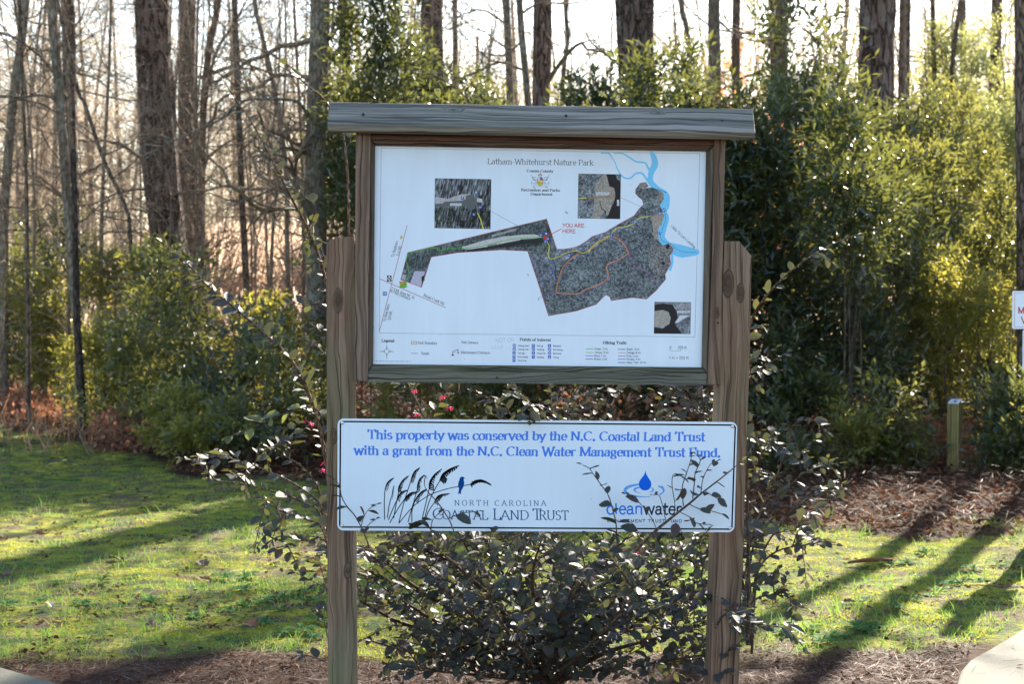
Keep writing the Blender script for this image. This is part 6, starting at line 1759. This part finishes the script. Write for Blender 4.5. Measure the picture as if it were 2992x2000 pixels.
class Shrub:
    def __init__(self, label, base, seed):
        self.t = thing('fringe_flower_shrub', label, 'shrub', base)
        self.r = random.Random(seed); self.leaves = []; self.base = Vector(base)
        self.main = []; self.twigs = MB()
    def leaf(self, p, d, L, green=False):
        self.leaves.append((Vector(p), Vector(d).normalized(), L * 1.02, green))
    def twig(self, pts, r0, leaf_from=.15, step=.024, L=.036, as_part=False, green=False, pairs=1, r1=.0012, density=1.0):
        sp = spline(pts, max(8, len(pts) * 5)); n = len(sp)
        rad = np.linspace(r0, r1, n)
        if as_part:
            mb = MB(); mb.tube(sp, rad, 6, cap=False); self.main.append(mb)
        else: self.twigs.tube(sp, rad, 4, cap=False)
        seg = np.linalg.norm(np.diff(sp, axis=0), axis=1); cum = np.concatenate([[0], np.cumsum(seg)]); tot = cum[-1]
        s = tot * leaf_from; side = 1
        while s < tot:
            if self.r.random() < density:
                i = min(int(np.searchsorted(cum, s)), n - 1); i = max(i, 1)
                p = sp[i - 1] + (sp[i] - sp[i - 1]) * ((s - cum[i - 1]) / (seg[i - 1] + 1e-9))
                dv = (sp[i] - sp[i - 1]) / (seg[i - 1] + 1e-9)
                for _ in range(pairs):
                    a = self.r.uniform(-.5, .5) + (0 if side > 0 else math.pi)
                    ref = np.array([0, -.5, 1.0]); A = np.cross(dv, ref); A /= np.linalg.norm(A) + 1e-9; Bv = np.cross(dv, A)
                    dd = dv * .75 + (A * math.cos(a) + Bv * math.sin(a)) * .9 + np.array([self.r.gauss(0, .18), self.r.gauss(0, .18), self.r.gauss(0, .18) - .1])
                    self.leaf(p, dd, L * self.r.uniform(.5, 1.3) * (.75 + .35 * min(1, (tot - s) / (tot * .3 + 1e-6))), green)
                    side = -side
            s += step * self.r.uniform(.6, 1.4)
        self.leaf(sp[-1], sp[-1] - sp[-2], L * .6, green)
        return sp
    def bushy(self, stem, n, lmin, lmax, L=.036, spread=1.0, frm=.25):
        """side shoots with leaves along a stem"""
        m = len(stem)
        for _ in range(n):
            i = self.r.randint(int(m * frm), m - 1)
            a = self.r.uniform(0, 6.283); l = self.r.uniform(lmin, lmax)
            dv = stem[i] - stem[max(i - 1, 0)]; dv = dv / (np.linalg.norm(dv) + 1e-9)
            d = dv * .6 + np.array([math.cos(a), math.sin(a) * .8, self.r.uniform(-.15, .6)]) * spread
            d /= np.linalg.norm(d)
            q = [stem[i], stem[i] + d * l * .5 + np.array([0, 0, self.r.uniform(-.02, .05)]), stem[i] + d * l + np.array([0, 0, self.r.uniform(-.10, .06)])]
            s2 = self.twig(q, .0026, .12, .022, L)
            if self.r.random() < .75:
                j = len(s2) // 2; a2 = self.r.uniform(0, 6.283); d2 = d * .6 + np.array([math.cos(a2), math.sin(a2), .2]) * .8; d2 /= np.linalg.norm(d2)
                self.twig([s2[j], s2[j] + d2 * l * .25, s2[j] + d2 * l * .5], .0018, .1, .022, L)
    def finish(self):
        for mb in self.main: part('stem', mb, m_lstem, self.t, smooth=True)
        o = part('twigs', self.twigs, m_lstem, self.t, smooth=True); o['kind'] = 'stuff'
        eye = Vector((0, 0, EYE))
        def inview(p):
            px, py = to_px(np.array([p.x]), np.array([p.y]), p.z)
            return -20 < px[0] < 2366 and 0 < py[0] < 1568
        order = sorted(self.leaves, key=lambda q: (0 if inview(q[0]) else 1, (q[0] - eye).length / q[2]))
        base_root = self.t.location
        ms = []
        for v, f in LV:
            row = []
            for m in (m_loro, m_loro_g, m_red_leaf):
                mb = MB(); mb.add(v, f); row.append(mb.mesh('leaf', m, True))
            ms.append(row)
        rest = [MB(), MB()]
        for i, (p, d, L, g) in enumerate(order):
            up = Vector((self.r.gauss(0, .45), self.r.gauss(-.25, .45), 1)); 
            y = up.cross(d); 
            if y.length < 1e-3: y = Vector((1, 0, 0))
            y.normalize(); z = d.cross(y); 
            R = Matrix((d, y, z)).transposed()
            k = i % 3
            if i < 298:
                mi = 1 if g else (2 if self.r.random() < .003 else 0)
                o = bpy.data.objects.new('leaf', ms[k][mi]); link(o, self.t)
                M4 = Matrix.LocRotScale(p - Vector(base_root), R.to_quaternion(), Vector((L, L, L)))
                o.matrix_local = M4
            else:
                v, f = LV[k]
                W = (v * L) @ np.array(R).T + np.array(p)
                rest[1 if g else 0].add(W, f)
        for mb, m in zip(rest, (m_loro, m_loro_g)):
            if mb.n:
                o = part('foliage', mb, m, self.t, smooth=True); o['kind'] = 'stuff'
        return self.t
    def flower(self, p, s=.02):
        mb = MB(); r = self.r
        for k in range(11):
            a = k / 11 * 6.283; d = np.array([math.cos(a), math.sin(a) * .7, r.uniform(-.7, .5)]); d /= np.linalg.norm(d)
            l = s * r.uniform(.7, 1.3); q = np.array(p); sd_ = np.cross(d, [0, .5, 1]); sd_ /= np.linalg.norm(sd_) + 1e-9; sd_ *= s * .09
            e = q + d * l * .5 + np.array([0, 0, .1 * s]); f = q + d * l + np.array([0, 0, -.25 * s])
            mb.add([q - sd_, q + sd_, e + sd_, e - sd_, f + sd_ * .8, f - sd_ * .8], np.array([[0, 1, 2, 3], [3, 2, 4, 5]]))
        part('flower', mb, m_petal, self.t)

def V3(x, y, d): return at_depth(x, y, d)
# --- the shrub between the posts
b1 = on_ground(1255, 1556); b1.z = 0
sh = Shrub('dark purple-leaved fringe-flower shrub growing between the two board posts', (b1.x, b1.y, 0), 5)
stems = [
 ([(1262, 1560, 7.2), (1300, 1420, 7.0), (1370, 1300, 6.7), (1440, 1230, 6.3)], .016),
 ([(1275, 1560, 7.2), (1330, 1450, 6.9), (1430, 1370, 6.6), (1560, 1320, 6.5)], .013),
 ([(1240, 1560, 7.3), (1180, 1450, 7.2), (1110, 1330, 6.9), (1060, 1240, 6.7)], .014),
 ([(1235, 1555, 7.3), (1200, 1420, 7.2), (1190, 1280, 7.1), (1190, 1180, 7.0), (1195, 1000, 7.1)], .012),
 ([(1250, 1560, 7.1), (1230, 1440, 6.6), (1220, 1320, 6.3), (1240, 1240, 6.15)], .011),
 ([(1225, 1560, 7.2), (1120, 1490, 6.9), (990, 1420, 6.6), (880, 1350, 6.4)], .012),
 ([(1230, 1562, 7.1), (1100, 1520, 6.7), (960, 1500, 6.4), (850, 1470, 6.3)], .010),
 ([(1270, 1560, 7.1), (1380, 1500, 6.7), (1480, 1470, 6.4), (1590, 1440, 6.3)], .011),
 ([(1245, 1560, 7.0), (1250, 1480, 6.5), (1290, 1400, 6.2), (1340, 1330, 6.1)], .010),
 ([(1240, 1560, 7.0), (1140, 1470, 6.5), (1050, 1380, 6.2), (950, 1290, 6.15)], .010),
 ([(1262, 1560, 7.4), (1330, 1380, 7.5), (1420, 1200, 7.5), (1480, 1000, 7.5), (1520, 900, 7.5)], .012),
 ([(1240, 1560, 7.4), (1130, 1350, 7.5), (1040, 1150, 7.5), (980, 980, 7.4), (940, 890, 7.4)], .012),
 ([(1255, 1560, 7.5), (1270, 1300, 7.7), (1290, 1050, 7.7), (1310, 900, 7.6)], .011),
 ([(1265, 1560, 7.4), (1400, 1380, 7.3), (1520, 1220, 7.2), (1600, 1050, 7.3), (1640, 930, 7.3)], .011),
 ([(1280, 1562, 7.0), (1400, 1530, 6.6), (1500, 1520, 6.4), (1620, 1500, 6.2)], .009),
 ([(1220, 1562, 7.0), (1060, 1545, 6.6), (940, 1535, 6.4)], .008),
 ([(1240, 1560, 6.9), (1200, 1500, 6.3), (1150, 1430, 6.1), (1120, 1370, 6.05)], .009),
 ([(1262, 1560, 6.9), (1330, 1500, 6.3), (1400, 1430, 6.1), (1470, 1360, 6.05)], .009),
 ([(1235, 1560, 7.0), (1080, 1430, 6.7), (930, 1330, 6.5), (860, 1255, 6.4)], .010),
 ([(1240, 1560, 7.0), (1150, 1400, 6.6), (1060, 1310, 6.4), (990, 1250, 6.3)], .010),
 ([(1250, 1560, 7.0), (1200, 1400, 6.6), (1150, 1310, 6.4), (1120, 1250, 6.3)], .009),
 ([(1255, 1560, 7.0), (1290, 1400, 6.6), (1310, 1310, 6.4), (1330, 1250, 6.3)], .009),
 ([(1270, 1560, 7.0), (1400, 1400, 6.7), (1500, 1310, 6.5), (1570, 1255, 6.4)], .010),
 ([(1270, 1560, 7.1), (1440, 1440, 6.8), (1560, 1380, 6.6), (1630, 1330, 6.5)], .010),
 ([(1230, 1560, 7.1), (1030, 1470, 6.8), (900, 1420, 6.6), (830, 1380, 6.5)], .010),
]
for pts, r0 in stems:
    sp = sh.twig([V3(*p) for p in pts], r0, .55, .05, .036, as_part=True, r1=.0025, density=.7)
    far_ = pts[-1][2] > 7.0
    sh.bushy(sp, 14 if not far_ else 20, .14, .38, .038, frm=.10 if not far_ else .4)
# twigs that cross the white sign
Ks = lambda x, y, o: K(x, y, o)
C5 = lambda cx, cy: ((1700 + cx / 5.865) / S, (1340 + cy / 5.865) / S)
CA = lambda cx, cy: ((1100 + cx / 3.91) / S, (1350 + cy / 3.91) / S)
def over(crop, pts, r0, off=.10, L=.030, lf=.2, step=.030, **kw):
    q = [K(*crop(x, y), off + .02 * math.sin(i * 1.7)) for i, (x, y) in enumerate(pts)]
    return sh.twig(q, r0, lf, step * 1.2, L * 1.08, **kw)
over(C5, [(900, 1620), (1250, 1260), (1500, 1050), (1840, 780), (2040, 610), (2340, 380), (2600, 170), (2750, 40)], .0050, .10, .028, .75, .04, as_part=True)
over(C5, [(1740, 820), (1722, 500), (1790, 270), (1860, 60), (1880, -60)], .0017, .10, .030, .12, .024)
over(C5, [(1900, 690), (1930, 420), (1945, 250), (2030, 40), (1960, -60)], .0018, .11, .028, .12, .024)
over(C5, [(2040, 600), (2070, 380), (2130, 230), (2220, 90), (2340, 40)], .0017, .12, .026, .12, .022)
over(C5, [(2120, 570), (2230, 640), (2340, 700), (2440, 790)], .0014, .10, .024, .1, .022)
over(C5, [(1840, 790), (2020, 870), (2230, 910), (2400, 960)], .0016, .10, .030, .3, .03)
over(C5, [(1590, 950), (1590, 760), (1548, 480), (1560, 300), (1640, 270), (1740, 340)], .0014, .11, .032, .25, .045)
over(C5, [(600, 1330), (585, 1120), (535, 900), (455, 640), (340, 470), (210, 290), (120, 170), (20, 120)], .0022, .12, .036, .02, .030)
over(C5, [(1300, 1260), (1200, 1040), (1060, 850), (900, 680), (760, 620)], .0016, .13, .036, .45, .03)
over(C5, [(1450, 1120), (1380, 800), (1320, 640), (1230, 625)], .0012, .12, .02, .9, .03)
over(C5, [(1560, 1060), (1680, 1200), (1720, 1330)], .0014, .10, .034, .2, .03)
over(C5, [(1690, 930), (1850, 1010), (1960, 1110), (2150, 1140)], .0014, .10, .036, .3, .022)
over(C5, [(980, 1300), (900, 1150), (800, 1080)], .0013, .12, .036, .2, .026)
over(CA, [(910, 880), (870, 760), (820, 650), (700, 470), (575, 330), (548, 250), (556, 180)], .0024, .10, .02, .97, .05)
over(CA, [(820, 655), (900, 615), (1010, 585), (1150, 570)], .0014, .10, .034, .3, .024)
over(CA, [(622, 860), (628, 720), (655, 650), (715, 590)], .0015, .11, .036, .25, .03)
over(CA, [(625, 790), (590, 730), (530, 700), (450, 735)], .0014, .11, .034, .2, .026)
L5 = lambda cx, cy: ((960 + cx / 1.892) / S, (1200 + cy / 1.892) / S)
over(L5, [(225, 760), (200, 690), (150, 590), (100, 530), (70, 470), (62, 420), (30, 380), (-20, 350)], .0026, .09, .034, .3, .04)
over(L5, [(180, 640), (195, 590), (225, 545), (262, 525)], .0014, .10, .032, .2, .02)
over(L5, [(190, 670), (230, 625), (268, 600)], .0012, .10, .026, .2, .03)
for pts in ([(1075, 20), (1100, 30), (1140, 60), (1150, 40)], [(1110, -60), (1115, 20), (1112, 60)]): over(L5, pts, .0016, .05, .032, .2, .016)
for x, y in ((1405, 1310), (960, 1500), (1390, 1350)): sh.leaf(V3(x, y, 6.1), (.3, -.4, .4), .04, True)
for x, y, d in ((950, 895, 6.9), (1030, 935, 6.9), (955, 950, 6.8), (1015, 910, 7.0), (718, 970, 6.4)): sh.flower(V3(x, y, d), .014)
for x, y in ((1272, 1335), (1465, 1265), (1040, 1555), (1590, 1390), (1210, 1420)): sh.flower(V3(x, y, 6.5), .016)
sh.finish()

# --- the shrub behind the left post with the tall arching shoots
b2 = on_ground(760, 1500); b2.z = 0
sl = Shrub('fringe-flower shrub behind the left post with long arching shoots reaching the roof', (b2.x, b2.y, 0), 8)
bx = (790, 1500, 7.5)
def shoot(o, pts, d, r0=.004, L=.038, lf=.1, step=.026, base=None, **kw):
    q = [V3(x, y, d + .03 * math.sin(i)) for i, (x, y) in enumerate(pts)]
    return o.twig(q, r0, lf, step, L, as_part=True, **kw)
s1 = shoot(sl, [(770, 1480), (765, 1250), (745, 1050), (715, 925), (670, 830), (600, 760), (530, 700), (470, 650), (435, 610), (372, 556)], 6.2, .008, .046, .40, .026, pairs=2)
s2_ = shoot(sl, [(775, 1480), (780, 1100), (775, 800), (745, 640), (712, 540), (660, 440), (625, 370), (585, 295), (548, 240), (515, 190)], 6.5, .008, .042, .45, .030)
s3_ = shoot(sl, [(780, 1200), (770, 800), (748, 610), (700, 510), (650, 450), (610, 420)], 6.6, .004, .034, .55, .034)
s4_ = shoot(sl, [(800, 1100), (800, 600), (790, 330), (750, 238), (715, 205), (680, 175), (640, 150)], 6.4, .005, .042, .83, .036, green=False)
shoot(sl, [(1050, 900), (1080, 500), (1090, 280), (1060, 215), (1010, 180), (962, 158)], 6.6, .004, .040, .84, .022)
shoot(sl, [(1590, 700), (1590, 400), (1592, 240), (1590, 225)], 6.7, .004, .036, .95, .02)
shoot(sl, [(745, 980), (720, 935), (650, 948), (590, 975), (528, 1000)], 6.0, .003, .050, .1, .036, green=True)
shoot(sl, [(745, 690), (700, 700), (665, 690)], 6.4, .002, .044, .2, .03)
for (p, q) in (((725, 480), (680, 600)), ((742, 600), (700, 620)), ((735, 760), (690, 740)), ((745, 780), (700, 800)), ((752, 820), (700, 780)), ((720, 470), (660, 430)), ((750, 560), (705, 555)), ((735, 850), (690, 880)), ((800, 330), (812, 300))):
    shoot(sl, [p, ((p[0] + q[0]) / 2, (p[1] + q[1]) / 2 - 6), q], 6.45, .0022, .036, .1, .020)
low = [([(780, 1450), (740, 1200), (690, 1150), (600, 1120), (540, 1108), (478, 1100)], 6.3), ([(780, 1450), (745, 1190), (690, 1120), (600, 1075), (560, 1062), (515, 1048)], 6.5), ([(775, 1450), (745, 1230), (700, 1190), (660, 1180), (610, 1200)], 6.2), ([(780, 1450), (740, 1160), (700, 1080), (640, 1040), (600, 1030)], 6.8), ([(780, 1450), (750, 1250), (700, 1240), (640, 1230), (610, 1250)], 6.5)]
for pts, d in low:
    sp = shoot(sl, pts, d, .0045, .038, .45, .022)
    sl.bushy(sp, 3, .06, .15, .036, frm=.6)
for pts in ([(760, 1400), (730, 1290), (700, 1285), (678, 1290)], [(755, 1480), (735, 1400), (728, 1420)], [(750, 1520), (700, 1502), (672, 1508)]):
    shoot(sl, pts, 6.2, .002, .036, .35, .026)
for x, y in ((715, 968), (740, 1078), (745, 1062), (735, 1310), (700, 965)): sl.flower(V3(x, y, 6.3), .013)
# orange and yellow young leaves at the tips
sl.leaf(V3(690, 178, 6.4), (-.6, -.3, .6), .045, True); sl.leaf(V3(655, 148, 6.4), (-.4, -.6, .4), .036, False)
sl.finish()

# --- the shrub behind the right post
b3 = on_ground(1745, 1490); b3.z = 0
sr = Shrub('fringe-flower shrub spreading right of the right post', (b3.x, b3.y, 0), 12)
for pts, d in (([(1720, 1480), (1715, 1350), (1730, 1240), (1790, 1140), (1850, 1080), (1925, 1062)], 6.8), ([(1715, 1480), (1710, 1300), (1740, 1180), (1780, 1090), (1810, 1000), (1800, 985)], 7.0),
               ([(1722, 1480), (1730, 1330), (1770, 1270), (1840, 1250), (1915, 1250)], 6.6), ([(1715, 1480), (1712, 1400), (1740, 1370), (1790, 1365), (1825, 1380)], 6.5),
               ([(1712, 1480), (1700, 1300), (1712, 1150), (1740, 1050), (1770, 1010)], 7.1), ([(1722, 1480), (1740, 1290), (1800, 1190), (1860, 1140), (1920, 1125)], 6.9),
               ([(1722, 1500), (1725, 1420), (1715, 1300), (1720, 1240), (1760, 1225), (1830, 1215)], 6.4), ([(1640, 1440), (1660, 1410), (1700, 1420), (1745, 1440)], 5.95), ([(1715, 1480), (1705, 1350), (1690, 1270), (1720, 1180)], 6.7)):
    sp = shoot(sr, pts, d, .0052, .038, .4, .022)
    sr.bushy(sp, 4, .07, .17, .038, frm=.5)
shoot(sr, [(1715, 1450), (1712, 1100), (1705, 850), (1722, 735), (1765, 668), (1820, 615), (1870, 580), (1925, 552), (1965, 538)], 6.2, .0055, .037, .60, .028)
for p, q in (((1715, 860), (1742, 890)), ((1712, 760), (1745, 745)), ((1712, 940), (1730, 990)), ((1870, 582), (1905, 600))):
    shoot(sr, [p, ((p[0] + q[0]) / 2, (p[1] + q[1]) / 2 - 5), q], 6.3, .002, .036, .1, .024)
sr.finish()
